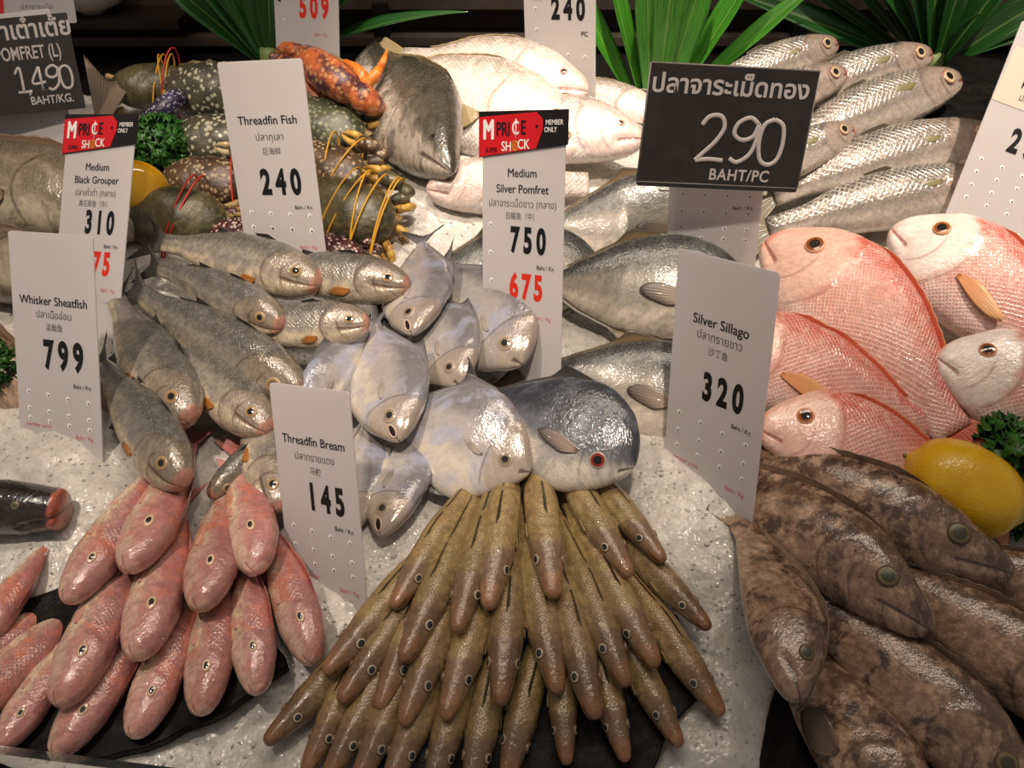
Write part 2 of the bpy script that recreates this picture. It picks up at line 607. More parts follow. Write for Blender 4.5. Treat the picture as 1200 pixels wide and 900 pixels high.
    def eye(self, sgn):
        u, v, r = self.sp['eye'][:3]
        asp = self.sp['eye'][3] if len(self.sp['eye']) > 3 else 1.0
        bul = self.sp['eye'][4] if len(self.sp['eye']) > 4 else 0.35
        th = math.acos(v) * sgn
        base = self.surf([u], [th])[0]
        nr = self.normal(u, th)
        t = self.frame([u])[1][0]
        e1 = unit(t - nr * (t @ nr))
        e2 = np.cross(nr, e1)
        r = r * self.L
        V, F, MI = [], [], []
        pf = self.sp['eye'][5] if len(self.sp['eye']) > 5 else 0.52
        rings = [0.0, pf * .45, pf * .8, pf, pf + .02, pf + (.84 - pf) * .55, 0.82, 0.85, 0.93, 1.0]
        q = 20
        for i, a in enumerate(rings):
            z = bul * r * math.sqrt(max(0, 1 - a * a)) - 0.04 * r
            if a >= 0.8:
                z += 0.03 * r
            for j in range(q):
                g = 2 * math.pi * j / q
                V.append(base + e1 * (r * a * math.cos(g)) + e2 * (r * a * asp * math.sin(g)) + nr * z)
        for i in range(len(rings) - 1):
            for j in range(q):
                F.append((i * q + j, i * q + (j + 1) % q, (i + 1) * q + (j + 1) % q, (i + 1) * q + j))
                MI.append(0 if i < 3 else (1 if i < 6 else 2))
        k = len(V)
        for j in range(q):
            V.append(base - nr * 0.5 * r + (np.array(V[(len(rings) - 1) * q + j]) - base) * 0.8)
        for j in range(q):
            F.append(((len(rings) - 1) * q + j, (len(rings) - 1) * q + (j + 1) % q, k + (j + 1) % q, k + j))
            MI.append(2)
        return mesh_from('fish_eye', V, F, True, None, self.sp['eyem'], MI)


def make_fish(key, name, cat, group, label, a, b, roll, bend=0.0, arch=0.0, depth=1.0, thick=1.0, lean=0.35, parts=('tail', 'dorsal', 'anal', 'pect'), gape=None, res=(60, 36)):
    """a, b: (photo x, photo y, centimetres above the bed) of the snout and of the root of the tail"""
    sp = SPECIES[key]
    F = Fish(sp, P(a[0], a[1], a[2] / 100.0), P(b[0], b[1], b[2] / 100.0), roll, bend, arch, depth, thick, lean)
    root = link(name, F.body(*res), None, label, cat, group)
    for s in (1, -1):
        link('eye', F.eye(s), root)
    if 'tail' in parts and sp['tail']:
        V, Fc, A = F.tail_fin(*sp['tail'])
        link('tail_fin', mesh_from('tail_fin', V, Fc, True, {'fin': A}, [sp['tfin']]), root)
    if 'dorsal' in parts:
        for df in sp['dorsal']:
            V, Fc, A = F.ridge_fin(*df)
            link('dorsal_fin', mesh_from('dorsal_fin', V, Fc, True, {'fin': A}, [sp['fin']]), root)
    if 'anal' in parts:
        for df in sp['anal']:
            V, Fc, A = F.ridge_fin(*df, ventral=True)
            link('anal_fin', mesh_from('anal_fin', V, Fc, True, {'fin': A}, [sp['fin']]), root)
    if 'pect' in parts and sp['pect']:
        for s in (1, -1):
            V, Fc, A = F.pect_fin(*sp['pect'][:5], s, *sp['pect'][5:])
            link('pectoral_fin', mesh_from('pectoral_fin', V, Fc, True, {'fin': A}, [sp['pfin']]), root)
    if gape:
        # open mouth: a dark opening with a pale lip, set into the snout
        u, v, r = gape
        for s in (1, -1):
            th = math.acos(v) * s
            base, nr = F.surf([u], [th])[0], F.normal(u, th)
            if nr @ F.nn < 0 and abs(math.sin(th)) > 0.2:
                continue
            t = F.frame([u])[1][0]
            e1 = unit(t - nr * (t @ nr))
            e2 = np.cross(nr, e1)
            r_ = r * F.L
            m = MB()
            ring = [base + e1 * r_ * 1.3 * math.cos(g) + e2 * r_ * 0.7 * math.sin(g) + nr * r_ * 0.1 for g in np.linspace(0, 2 * math.pi, 16, endpoint=False)]
            m.tube(ring, r_ * 0.22, 6, 1, closed=True)
            m.add([base + nr * r_ * 0.08] + ring, [(0, 1 + j, 1 + (j + 1) % 16) for j in range(16)], 0)
            m.build('mouth', [MOUTH_DARK, MOUTH_LIP], root)
            break
    return root


MOUTH_DARK = flat_mat('mouth_inside', (25, 15, 14), 0.4)
MOUTH_LIP = flat_mat('mouth_lip', (190, 165, 150), 0.35, coat=0.3)

# ---- the kinds of fish
species('sillago', [(0, .016, .016, .018), (.012, .028, .026, .03), (.05, .04, .038, .042), (.1, .05, .048, .05), (.17, .061, .058, .06), (.28, .078, .074, .073), (.45, .086, .08, .076), (.65, .066, .06, .056), (.85, .042, .04, .032), (1, .03, .03, .015)],
        (.165, .42, .026, .9, .4, .6), eye_mats('sillago', (34, 36, 36), (196, 184, 160), (120, 92, 70)),
        fish_mat('sillago_skin', (162, 136, 90), (208, 182, 128), (226, 206, 158), jit=.7, blotch=(128, 104, 76), blotch_amt=.45, blotch_scale=.9, fine=(112, 94, 66), fine_amt=.35,
                 head=(118, 90, 76), head_amt=.72, snout=(152, 108, 74), snout_u=.085, mott=.4, gill=(.29, .05, 0), gill_amt=.25, mouth=(-.25, 0, .06, .2), scales=(4.5, (110, 90, 60), .2, .3, None, 0), rough=.3, coat=.6, bright=(.72, 1.08)),
        fin_mat('sillago_fin', (70, 58, 36), (44, 36, 24)), pfin=fin_mat('sillago_pectoral', (168, 140, 96), (186, 160, 116)), gill=(.29, .05, 0), mouth=(-.25, 0, .06, .2), tail=(.16, .09, .25), dorsal=((.36, .54, .014, .6, 60, 'spiny'), (.57, .85, .012, .5, 60, 'sail')), anal=((.55, .85, .015, .4, 20, 'sail'),),
        pect=(.31, -.3, .10, .02, -6, .05))
species('bream', [(0, .024, .024, .022), (.015, .052, .05, .046), (.06, .09, .08, .07), (.14, .122, .108, .088), (.28, .146, .13, .1), (.5, .14, .124, .095), (.7, .1, .09, .065), (.88, .055, .052, .032), (1, .042, .042, .015)],
        (.235, .40, .039, .62, .3, .52), eye_mats('bream', (52, 42, 40), (222, 200, 166), (226, 176, 146)),
        fish_mat('bream_skin', (180, 118, 110), (206, 158, 142), (234, 212, 178), belly_v=-.1, jit=1.0, blotch=(214, 124, 92), blotch_amt=.7, blotch_scale=.45, fine=(146, 118, 130), fine_amt=.6, mott=.35,
                 head=(196, 142, 136), head_amt=.5, snout=(226, 176, 158), snout_u=.02, pre=(.1, .3), gill=(.35, .1, 0), gill_amt=.2, mouth=(-.35, 1.2, .05, .12), mouth_c=(160, 100, 90), scales=(3.6, (180, 100, 95), .15, .25, None, 0), rough=.24, coat=.8, bright=(.8, 1.08)),
        fin_mat('bream_fin', (190, 112, 108), (206, 150, 138)), pfin=fin_mat('bream_pectoral', (206, 150, 134), (216, 170, 150)), gill=(.35, .1, 0), mouth=(-.35, 1.2, .05, .14), tail=(.2, .13, .35), dorsal=((.34, .85, .04, .8, 55, 'spiny'),), anal=((.6, .85, .03, .5, 30, 'sail'),), pect=(.38, -.3, .13, .025, -8, .02))
species('threadfin', [(0, .03, .026, .022), (.015, .058, .05, .042), (.06, .092, .086, .062), (.15, .124, .122, .082), (.3, .146, .144, .092), (.5, .142, .136, .088), (.75, .092, .088, .052), (.9, .055, .055, .025), (1, .05, .05, .015)],
        (.105, .15, .034, .9, .25, .5), eye_mats('threadfin', (22, 20, 18), (150, 122, 76), (176, 150, 122)),
        fish_mat('threadfin_skin', (92, 88, 82), (146, 138, 126), (204, 188, 160), back_w=.25, belly_v=-.4, jit=.5, blotch=(112, 108, 108), blotch_amt=.6, blotch_scale=.5, fine=(164, 156, 146), fine_amt=.35, mott=.4, pre=(.11, .6),
                 head=(150, 134, 114), head_amt=.5, snout=(186, 132, 112), snout_u=.024, gill=(.29, .12, -.1), gill_amt=.6, mouth=(-.42, .6, .2, .1), mouth_c=(92, 66, 50), scales=(3.6, (90, 88, 84), .14, .25, (170, 166, 160), .1), metal=.12, rough=.25, coat=.7, bright=(.8, 1.1)),
        fin_mat('threadfin_fin', (66, 62, 54), (44, 42, 38)), gill=(.29, .12, -.1), gill_amp=.08, mouth=(-.42, .6, .2, .1), tail=(.18, .14, .6), dorsal=((.33, .45, .035, 1.0, 60, 'spiny'), (.6, .78, .035, .9, 50, 'falcate')), anal=((.58, .78, .04, .6, 20, 'falcate'),),
        pect=(.31, -.6, .15, .03, -14, .08), pfin=fin_mat('threadfin_pectoral', (176, 112, 46), (120, 80, 40)))
species('pomfret', [(0, .025, .025, .014), (.02, .062, .055, .03), (.08, .135, .12, .055), (.2, .225, .215, .078), (.4, .295, .29, .09), (.6, .255, .26, .072), (.8, .135, .14, .036), (.95, .05, .05, .016), (1, .045, .045, .01)],
        (.14, -.02, .046, .95, .25, .45), eye_mats('pomfret', (40, 38, 36), (150, 134, 112), (186, 172, 156)),
        fish_mat('pomfret_skin', (128, 124, 126), (178, 172, 170), (216, 206, 190), back_w=.35, belly_v=-.3, jit=.4, blotch=(176, 180, 206), blotch_amt=.6, blotch_scale=.3, fine=(150, 140, 134), fine_amt=.12, mott=.16,
                 head=(166, 150, 134), head_amt=.65, gill=(.25, .06, 0), gill_amt=.45, bump=.2, mouth=(-.3, 0, .05, .25), mouth_c=(84, 66, 58), metal=.15, rough=.2, coat=.7, bright=(.85, 1.08)),
        fin_mat('pomfret_fin', (136, 132, 134), (84, 80, 80)), pfin=fin_mat('pomfret_pectoral', (168, 158, 150), (128, 116, 110)), tfin=fin_mat('pomfret_tail', (110, 106, 108), (58, 55, 56)), gill=(.24, .06, 0), gill_amp=.03, mouth=(-.3, 0, .05, .25), tail=(.2, .17, .6), dorsal=((.40, .94, .06, 1.6, 35, 'falcate'),), anal=((.40, .94, .06, 1.6, 15, 'falcate'),), pect=(.275, -.12, .17, .026, 8, .06))
species('black_pomfret', [(0, .03, .03, .016), (.015, .075, .055, .035), (.06, .15, .11, .06), (.16, .235, .19, .085), (.35, .29, .255, .105), (.55, .255, .24, .09), (.78, .135, .14, .045), (.93, .05, .05, .018), (1, .045, .045, .012)],
        (.165, -.30, .045, 1.0, .25), eye_mats('black_pomfret', (26, 10, 10), (128, 34, 26), (176, 158, 142)),
        fish_mat('black_pomfret_skin', (58, 62, 70), (110, 112, 118), (224, 214, 200), back_w=.0, belly_v=-.42, jit=.4, blotch=(120, 124, 136), blotch_amt=.45, blotch_scale=.4, fine=(84, 84, 90), fine_amt=.2, mott=.2, pre=(.09, .35),
                 head=None, gill=(.25, .06, 0), gill_amt=.35, mouth=(-.62, 0, .06, .14), mouth_c=(60, 46, 42), metal=.15, rough=.24, coat=.7, edge=.6),
        fin_mat('black_pomfret_fin', (62, 60, 60), (44, 42, 42)), pfin=fin_mat('black_pomfret_pectoral', (150, 128, 118), (86, 78, 74)), gill=(.25, .06, 0), gill_amp=.03, mouth=(-.62, 0, .06, .14), tail=(.26, .24, .6), dorsal=((.4, .92, .06, .9, 35, 'falcate'),), anal=((.4, .92, .08, .9, 20, 'falcate'),), pect=(.28, -.25, .24, .045, 2))
species('grey_pomfret', [(0, .03, .03, .016), (.015, .075, .055, .035), (.06, .15, .11, .06), (.16, .235, .19, .08), (.35, .29, .255, .09), (.55, .255, .24, .08), (.78, .135, .14, .045), (.93, .05, .05, .018), (1, .045, .045, .012)],
        (.12, -.1, .035, 1.0, .25), eye_mats('grey_pomfret', (26, 20, 18), (128, 100, 80), (176, 158, 142)),
        fish_mat('grey_pomfret_skin', (58, 56, 55), (146, 138, 128), (208, 196, 180), back_w=.2, belly_v=-.5, jit=.4, blotch=(112, 116, 108), blotch_amt=.4, blotch_scale=.4, fine=(166, 160, 148), fine_amt=.25, mott=.3, bump=.2,
                 gill=(.25, .06, 0), gill_amt=.6, mouth_c=(60, 46, 42), metal=.05, rough=.3, coat=.7),
        fin_mat('grey_pomfret_fin', (120, 100, 70), (70, 62, 52)), gill=(.25, .06, 0), gill_amp=.03, tail=(.26, .24, .6), dorsal=((.4, .92, .05, .9, 35, 'falcate'),), anal=((.4, .92, .06, .9, 20, 'falcate'),), pect=(.29, -.25, .22, .05, 4),
        pfin=fin_mat('grey_pomfret_pectoral', (150, 132, 116), (84, 74, 68)))
species('snapper', [(0, .03, .028, .02), (.02, .062, .052, .034), (.1, .128, .095, .055), (.2, .185, .14, .08), (.35, .215, .175, .095), (.5, .2, .175, .09), (.7, .14, .125, .06), (.9, .062, .06, .025), (1, .055, .055, .015)],
        (.175, .42, .04, .95, .3), eye_mats('snapper', (32, 22, 18), (150, 84, 40), (228, 170, 130)),
        fish_mat('snapper_skin', (208, 100, 80), (220, 158, 142), (236, 210, 198), back_w=.5, belly_v=-.5, jit=.4, blotch=(228, 180, 164), blotch_amt=.6, fine=(206, 128, 114), fine_amt=.35, mott=.25, pre=(.12, .4),
                 head=(232, 192, 174), head_amt=.85, snout=(230, 150, 132), snout_u=.025, gill=(.345, .12, .1), gill_amt=.3, mouth=(-.3, -1.2, .12, .12), mouth_c=(150, 84, 72), scales=(3.0, (238, 208, 198), .42, .9, (184, 96, 88), .4), rough=.26, coat=.7, bright=(.95, 1.05)),
        fin_mat('snapper_fin', (216, 92, 66), (224, 140, 100)), gill=(.345, .12, .1), gill_amp=.045, mouth=(-.3, -1.2, .12, .12), tail=(.2, .16, .3), dorsal=((.3, .85, .024, 1.2, 55, 'spiny'),), anal=((.62, .85, .05, .6, 20, 'sail'),),
        pect=(.37, -.2, .26, .04, -8), pfin=fin_mat('snapper_pectoral', (222, 150, 96), (226, 176, 120)))
species('grouper', [(0, .026, .036, .028), (.02, .044, .058, .046), (.1, .084, .096, .076), (.22, .138, .13, .104), (.36, .174, .152, .116), (.56, .158, .138, .098), (.8, .09, .09, .055), (.93, .06, .06, .025), (1, .06, .06, .015)],
        (.17, .42, .036, .95, .35, .6), [flat_mat('eye_cloudy_pupil', (70, 68, 50), .35), flat_mat('eye_olive_iris', (112, 98, 60), .35, var=.2), flat_mat('eye_brown_rim', (104, 84, 64), .4)],
        fish_mat('grouper_skin', (104, 80, 62), (156, 126, 104), (188, 158, 134), back_w=.35, belly_v=-.5, jit=1.5, blotch=(64, 46, 38), blotch_amt=.85, blotch_scale=.32, fine=(200, 168, 142), fine_amt=.75, fine_scale=.8, sharp=.045, mott=.6, bump=.26, pre=(.12, .4),
                 head=(104, 80, 64), head_amt=.35, gill=(.38, .1, 0), gill_amt=.5, mouth=(-.05, -1.8, .17, .1), mouth_c=(58, 38, 32), scales=(6.0, (80, 60, 50), .10, .06, (170, 140, 124), .06), rough=.28, coat=.6, bright=(.9, 1.1)),
        fin_mat('grouper_fin', (158, 134, 112), (128, 106, 88)), pfin=fin_mat('grouper_pectoral', (124, 100, 80), (62, 54, 48)), gill=(.38, .1, 0), gill_amp=.05, mouth=(-.05, -1.8, .17, .1), tail=(.18, .13, -.3), dorsal=((.3, .88, .032, 1.2, 55, 'spiny'),), anal=((.65, .85, .04, .5, 20, 'sail'),), pect=(.4, -.35, .17, .06, -10))
species('mullet', [(0, .024, .024, .022), (.015, .046, .044, .04), (.07, .076, .07, .06), (.2, .108, .104, .08), (.4, .126, .122, .09), (.65, .104, .102, .068), (.85, .055, .05, .03), (1, .045, .045, .015)],
        (.1, .15, .036, 1.0, .25, .5), eye_mats('mullet', (20, 18, 16), (190, 168, 134), (150, 104, 84)),
        fish_mat('mullet_skin', (88, 86, 82), (136, 130, 122), (196, 186, 172), back_w=.45, belly_v=-.4, jit=.3, fine=(200, 188, 176), fine_amt=.3,
                 head=(176, 156, 140), head_amt=.7, snout=(176, 104, 92), snout_u=.03, blotch=(190, 160, 146), blotch_amt=.3, gill=(.25, .08, 0), gill_amt=.35, mouth=(-.25, 0, .05, .15), mouth_c=(110, 70, 60), scales=(2.0, (226, 220, 210), .5, 1.2, (110, 106, 100), .35), metal=.22, rough=.22, coat=.9, mott=.35, pre=(.1, .5), scale_v=.15, bright=(.95, 1.08)),
        fin_mat('mullet_fin', (150, 142, 120), (140, 134, 118)), pfin=fin_mat('mullet_pectoral', (120, 112, 62), (112, 106, 76)), gill=(.25, .08, 0), gill_amp=.04, mouth=(-.25, 0, .05, .15), tail=(.22, .17, .5), dorsal=((.42, .55, .03, 1.0, 65, 'spiny'),), anal=((.65, .8, .04, .5, 20, 'sail'),), pect=(.29, .2, .13, .017, -2, .03))
species('seabass', [(0, .02, .026, .02), (.02, .044, .056, .038), (.1, .09, .098, .062), (.25, .15, .132, .085), (.4, .175, .15, .095), (.6, .15, .135, .085), (.85, .07, .07, .035), (1, .06, .06, .015)],
        (.13, .35, .02, 1.0, .25), eye_mats('seabass', (40, 30, 26), (150, 110, 90), (190, 160, 140)),
        fish_mat('seabass_skin', (146, 136, 124), (204, 192, 182), (236, 226, 218), back_w=.5, belly_v=-.4, jit=.5, blotch=(224, 200, 194), blotch_amt=.5, fine=(176, 160, 148), fine_amt=.35, mott=.3, pre=(.13, .4),
                 head=(220, 192, 182), head_amt=.6, gill=(.36, .1, .1), gill_amt=.4, mouth=(-.2, -1.5, .14, .12), mouth_c=(140, 96, 84), scales=(2.4, (226, 216, 206), .3, .8, (136, 122, 108), .3), metal=.0, rough=.24, coat=.7),
        fin_mat('seabass_fin', (150, 132, 96), (168, 150, 116)), gill=(.36, .1, .1), gill_amp=.06, mouth=(-.2, -1.5, .14, .12), tail=(.18, .13, -.25), dorsal=((.36, .85, .02, 1.2, 65, 'spiny'),), anal=((.66, .85, .04, .5, 20, 'sail'),), pect=(.38, -.3, .15, .045, -20))
_d = dict(SPECIES['snapper'])  # snapper copy with the white of overexposed light painted into its head colour
_d['body'] = fish_mat('overlit_head_snapper_skin', (206, 96, 78), (222, 160, 146), (238, 214, 204), back_w=.5, belly_v=-.5, jit=.4, blotch=(228, 180, 164), blotch_amt=.6, fine=(206, 128, 114), fine_amt=.35, mott=.25, pre=(.12, .4),
                      head=(240, 226, 216), head_amt=.95, snout=(236, 196, 184), snout_u=.02, gill=(.345, .12, .1), gill_amt=.35, mouth=(-.3, -1.2, .12, .12), mouth_c=(150, 84, 72), scales=(3.0, (238, 208, 198), .42, .9, (184, 96, 88), .4), rough=.26, coat=.7, bright=(1.0, 1.05))
SPECIES['overlit_head_snapper'] = _d
_d = dict(SPECIES['seabass'])
_d['tail'], _d['tfin'] = (.40, .13, .3, .05), fin_mat('grey_tail_fin', (122, 106, 92), (150, 132, 116), .4)
SPECIES['standing_tail'] = _d
_d = dict(SPECIES['seabass'])
_d['body'] = fish_mat('dark_seabass_skin', (50, 47, 41), (92, 86, 76), (206, 194, 178), back_w=.45, belly_v=.0, jit=.5, blotch=(44, 42, 36), blotch_amt=.6, fine=(120, 112, 100), fine_amt=.3, head=(70, 62, 52), head_amt=.4,
                      gill=(.36, .1, .1), gill_amt=.4, mouth=(-.2, -1.5, .14, .12), scales=(2.2, (60, 56, 48), .4, .7, (120, 112, 100), .2), rough=.22, coat=.8)
_d['prof'] = np.array([(0, .010, .014, .012), (.02, .026, .036, .028), (.1, .066, .08, .06), (.22, .125, .12, .085), (.4, .175, .15, .1), (.6, .15, .135, .085), (.85, .07, .07, .035), (1, .06, .06, .015)])
_d['eye'], _d['eyem'] = (.13, .35, .016, 1.0, .2), eye_mats('dark_seabass', (24, 22, 20), (70, 62, 52), (60, 54, 46))
SPECIES['dark_seabass'] = _d
_d = dict(SPECIES['grouper'])
_d['body'] = fish_mat('pale_grouper_skin', (104, 92, 76), (146, 134, 114), (186, 176, 152), back_w=.4, belly_v=-.4, jit=.9, blotch=(84, 74, 62), blotch_amt=.6, blotch_scale=.35, fine=(176, 164, 144), fine_amt=.35,
                      gill=(.38, .1, 0), gill_amt=.6, scales=(5.0, (100, 90, 76), .25, .3, None, 0), rough=.24, coat=.8)
SPECIES['pale_grouper'] = _d
_d = dict(SPECIES['grouper'])
_d['body'] = fish_mat('dark_rockfish_skin', (40, 32, 28), (52, 42, 38), (74, 58, 50), jit=.9, blotch=(30, 24, 22), blotch_amt=.7, fine=(96, 84, 76), fine_amt=.25, snout=(204, 112, 92), snout_u=.022,
                      gill=(.38, .1, 0), gill_amt=.3, mouth=(0, 0, .06, .1), rough=.2, coat=.9)
_d['prof'] = np.array([(0, .10, .10, .085), (.012, .118, .118, .10), (.05, .125, .125, .105), (.2, .15, .15, .12), (.4, .165, .155, .12), (.6, .146, .132, .096), (.8, .09, .09, .055), (1, .06, .06, .015)])
_d['eye'] = (.17, .55, .022, 1.0, .3, .6)
SPECIES['dark_rockfish'] = _d


# ------------------------------------------------------------------ the setting: ice bed, back wall, counter front
MOUNDS = [  # photo x, y, radius cm, height cm
    (810, 590, 9, 2.2), (870, 640, 6, 2.0), (770, 560, 6, 1.2), (60, 570, 8, 1.8), (90, 520, 5, 1.5), (460, 620, 6, 1.2), (160, 330, 9, 1.5), (500, 240, 10, 1.2), (560, 220, 8, 1.0), (230, 590, 5, .8),
    (430, 700, 5, 1.0), (40, 700, 6, .8), (850, 830, 7, .8), (250, 280, 7, .8), (640, 420, 6, .6), (1150, 520, 8, .6), (1060, 240, 8, .8), (410, 215, 6, .8),
]
_mp = []
for x, y, r, h in MOUNDS:
    q = bed_xy(P(x, y, 0))
    _mp.append((q[0], q[1], r / 100.0, h / 100.0))


def ice_h(x, y, grain=True):
    x, y = np.asarray(x, float), np.asarray(y, float)
    h = np.zeros_like(x) - 0.004
    for mx, my, r, a in _mp:
        h = h + a * np.exp(-((x - mx)**2 + (y - my)**2) / (r * r))
    h = h + 0.012 * (vnoise(x * 14, y * 14, 3) - 0.5) + 0.006 * (vnoise(x * 38, y * 38, 5) - 0.5)
    if grain:
        h = h + 0.0024 * (vnoise(x * 150, y * 150, 7) - 0.5) + 0.0020 * (vnoise(x * 330, y * 330, 9) - 0.5)
    return h


t = NT('crushed_ice')
tc = t.node('TexCoord').outputs['Object']
nz = t.noise(tc, 9.0, 4.0)
vv = t.voronoi(tc, 240.0)
col = t.mix(t.step(nz, 0.35, 0.68), lin((192, 187, 180)), lin((218, 214, 208)))
col = t.mix(t.math('MULTIPLY', t.step(t.noise(tc, 70.0, 5.0, 0.7), 0.4, 0.62, 1.0, 0.0), 0.35), col, lin((156, 151, 143)))
rg = t.step(vv.outputs['Distance'], 0.1, 0.7, 0.12, 0.5)
hh = t.math('ADD', vv.outputs['Distance'], t.math('MULTIPLY', t.noise(tc, 420.0, 3.0), 0.6))
t.bump(hh, 0.4, 0.0010)
ICE = t.set(base=col, rough=rg, spec=0.6, sss=0.25, sssr=(0.8, 0.9, 1.0), ssss=0.012, coat=0.2)

X0, X1, Y0, Y1 = -0.95, 0.95, -0.47, 0.505
nx, ny = 480, 300
gx, gy = np.linspace(X0, X1, nx), np.linspace(Y0, Y1, ny)
GX, GY = np.meshgrid(gx, gy, indexing='ij')
GH = ice_h(GX, GY)
top = BED0 + GX[..., None] * RT + GY[..., None] * EYB + GH[..., None] * NB
ice = MB()
V = top.reshape(-1, 3)
F = grid_faces(nx, ny)
F = [tuple(reversed(q)) for q in F]
rim = [i for i in range(ny)] + [i * ny + ny - 1 for i in range(1, nx)] + [(nx - 1) * ny + j for j in range(ny - 2, -1, -1)] + [i * ny for i in range(nx - 2, 0, -1)]
low = V[rim] - NB * 0.05
k = len(V)
F += [(rim[i], rim[(i + 1) % len(rim)], k + (i + 1) % len(rim), k + i) for i in range(len(rim))]
ice.add(np.vstack([V, low]), F)
# loose granules lying on the bed
ico = [(0, 0, 1), (.9, 0, .45), (.28, .85, .45), (-.72, .52, .45), (-.72, -.52, .45), (.28, -.85, .45), (.72, .52, -.45), (-.28, .85, -.45), (-.9, 0, -.45), (-.28, -.85, -.45), (.72, -.52, -.45), (0, 0, -1)]
icf = [(0, 1, 2), (0, 2, 3), (0, 3, 4), (0, 4, 5), (0, 5, 1), (1, 6, 2), (2, 7, 3), (3, 8, 4), (4, 9, 5), (5, 10, 1), (6, 7, 2), (7, 8, 3), (8, 9, 4), (9, 10, 5), (10, 6, 1), (11, 7, 6), (11, 8, 7), (11, 9, 8), (11, 10, 9), (11, 6, 10)]
ico = np.array(ico)
NG = 15000
gxs, gys = RNG.uniform(X0 + .03, X1 - .03, NG), RNG.uniform(Y0 + .03, Y1 - .02, NG)
ghs = ice_h(gxs, gys)
for i in range(NG):
    s = RNG.uniform(0.0008, 0.0020) * (1.6 if RNG.random() < 0.05 else 1.0)
    q = ico * RNG.uniform(0.5, 1.15, (12, 1)) * np.array([1, RNG.uniform(.6, 1), RNG.uniform(.4, .9)]) * s
    a = RNG.uniform(0, 6.28)
    q = q @ np.array([[math.cos(a), -math.sin(a), 0], [math.sin(a), math.cos(a), 0], [0, 0, 1]]).T
    c = BED0 + gxs[i] * RT + gys[i] * EYB + (ghs[i] + s * 0.2) * NB
    ice.add(c + q[:, :1] * RT + q[:, 1:2] * EYB + q[:, 2:] * NB, icf)
ice.build('crushed_ice', ICE, None, label='white bed of crushed ice that all the fish lie on', cat='ice', kind='stuff')

# counter body below the ice, front glass, back ledge and wall
STEEL = flat_mat('dark_steel', (52, 46, 42), 0.35, 0.6, var=0.15)
BLACK = flat_mat('black_plastic', (16, 14, 13), 0.45)
bx = MB()
bx.box(BED0 + EYB * 0.02 - NB * 0.10, (2.1, 1.0, 0.06), np.stack([RT, EYB, NB], 1))
bx.build('trim_1', STEEL, None, False, kind='structure')
wy = 0.70
bx = MB()
bx.box((0, wy + 0.02, 1.0), (3.2, 0.04, 2.4))
wall = bx.build('wall_back', flat_mat('back_panel', (40, 33, 29), 0.4, 0.3, var=0.12), None, False, kind='structure')
bx = MB()
bx.box((0, 0.597, 0.975), (3.0, 0.206, 0.05))
bx.box((0, 0.50, 0.93), (3.0, 0.012, 0.12))
bx.build('trim_2', BLACK, None, False, kind='structure')
RAIL = flat_mat('brushed_rail', (104, 92, 84), 0.38, 0.5, var=0.1)
rl = MB()
rl.box((0, wy - 0.012, 1.075), (3.0, 0.024, 0.03))
rl.box((0, wy - 0.018, 1.018), (3.0, 0.036, 0.012))
rl.box((0, wy - 0.008, 1.108), (3.0, 0.014, 0.006))
rl.box((0, wy - 0.008, 1.19), (3.0, 0.016, 0.03))
rl.build('trim_3', RAIL, None, False, kind='structure')
bk = MB()
for x in (-0.78, -0.31, -0.19, 0.42):
    bk.box((x, wy - 0.02, 1.045), (0.022, 0.03, 0.05))
bk.build('trim_4', BLACK, None, False, kind='structure')

# floor of the shop far below
fl = MB()
fl.box((0, 0, -0.02), (6, 6, 0.04))
fl.build('floor', flat_mat('floor_tile', (96, 88, 80), 0.5, var=0.1), None, False, kind='structure')
bx = MB()
bx.box((0, -0.02, 0.36), (2.1, 0.9, 0.72))
bx.build('wall_counter', STEEL, None, False, kind='structure')


def slate(pts, h, label, thick=0.9):
    """a black slate board lying on the ice: outline in photo pixels, top h cm above the bed"""
    p = np.array([P(x, y, h / 100.0) for x, y in pts])
    c = p.mean(0)
    n = len(p)
    # subdivide and roughen the outline so that the edge looks chipped
    out = []
    for i in range(n):
        a, b = p[i], p[(i + 1) % n]
        m = max(2, int(np.linalg.norm(b - a) / 0.012))
        for j in range(m):
            q = a + (b - a) * j / m
            out.append(q + (q - c) / np.linalg.norm(q - c) * RNG.uniform(-0.0015, 0.0015))
    out = np.array(out)
    k = len(out)
    inner = c + (out - c) * 0.985
    V = np.vstack([inner, out - NB * 0.0015, out - NB * thick / 100, [c], [c - NB * thick / 100]])
    F = []
    for j in range(k):
        j2 = (j + 1) % k
        F += [(3 * k, j, j2), (j, k + j, k + j2, j2), (k + j, 2 * k + j, 2 * k + j2, k + j2), (3 * k + 1, 2 * k + j2, 2 * k + j)]
    ln = (V[0] - c)
    if np.cross(V[0] - c, V[1] - c) @ NB < 0:
        F = [tuple(reversed(f)) for f in F]
    return link('slate_board', mesh_from('slate_board', V, F, False, None, [SLATE]), None, label, 'board')


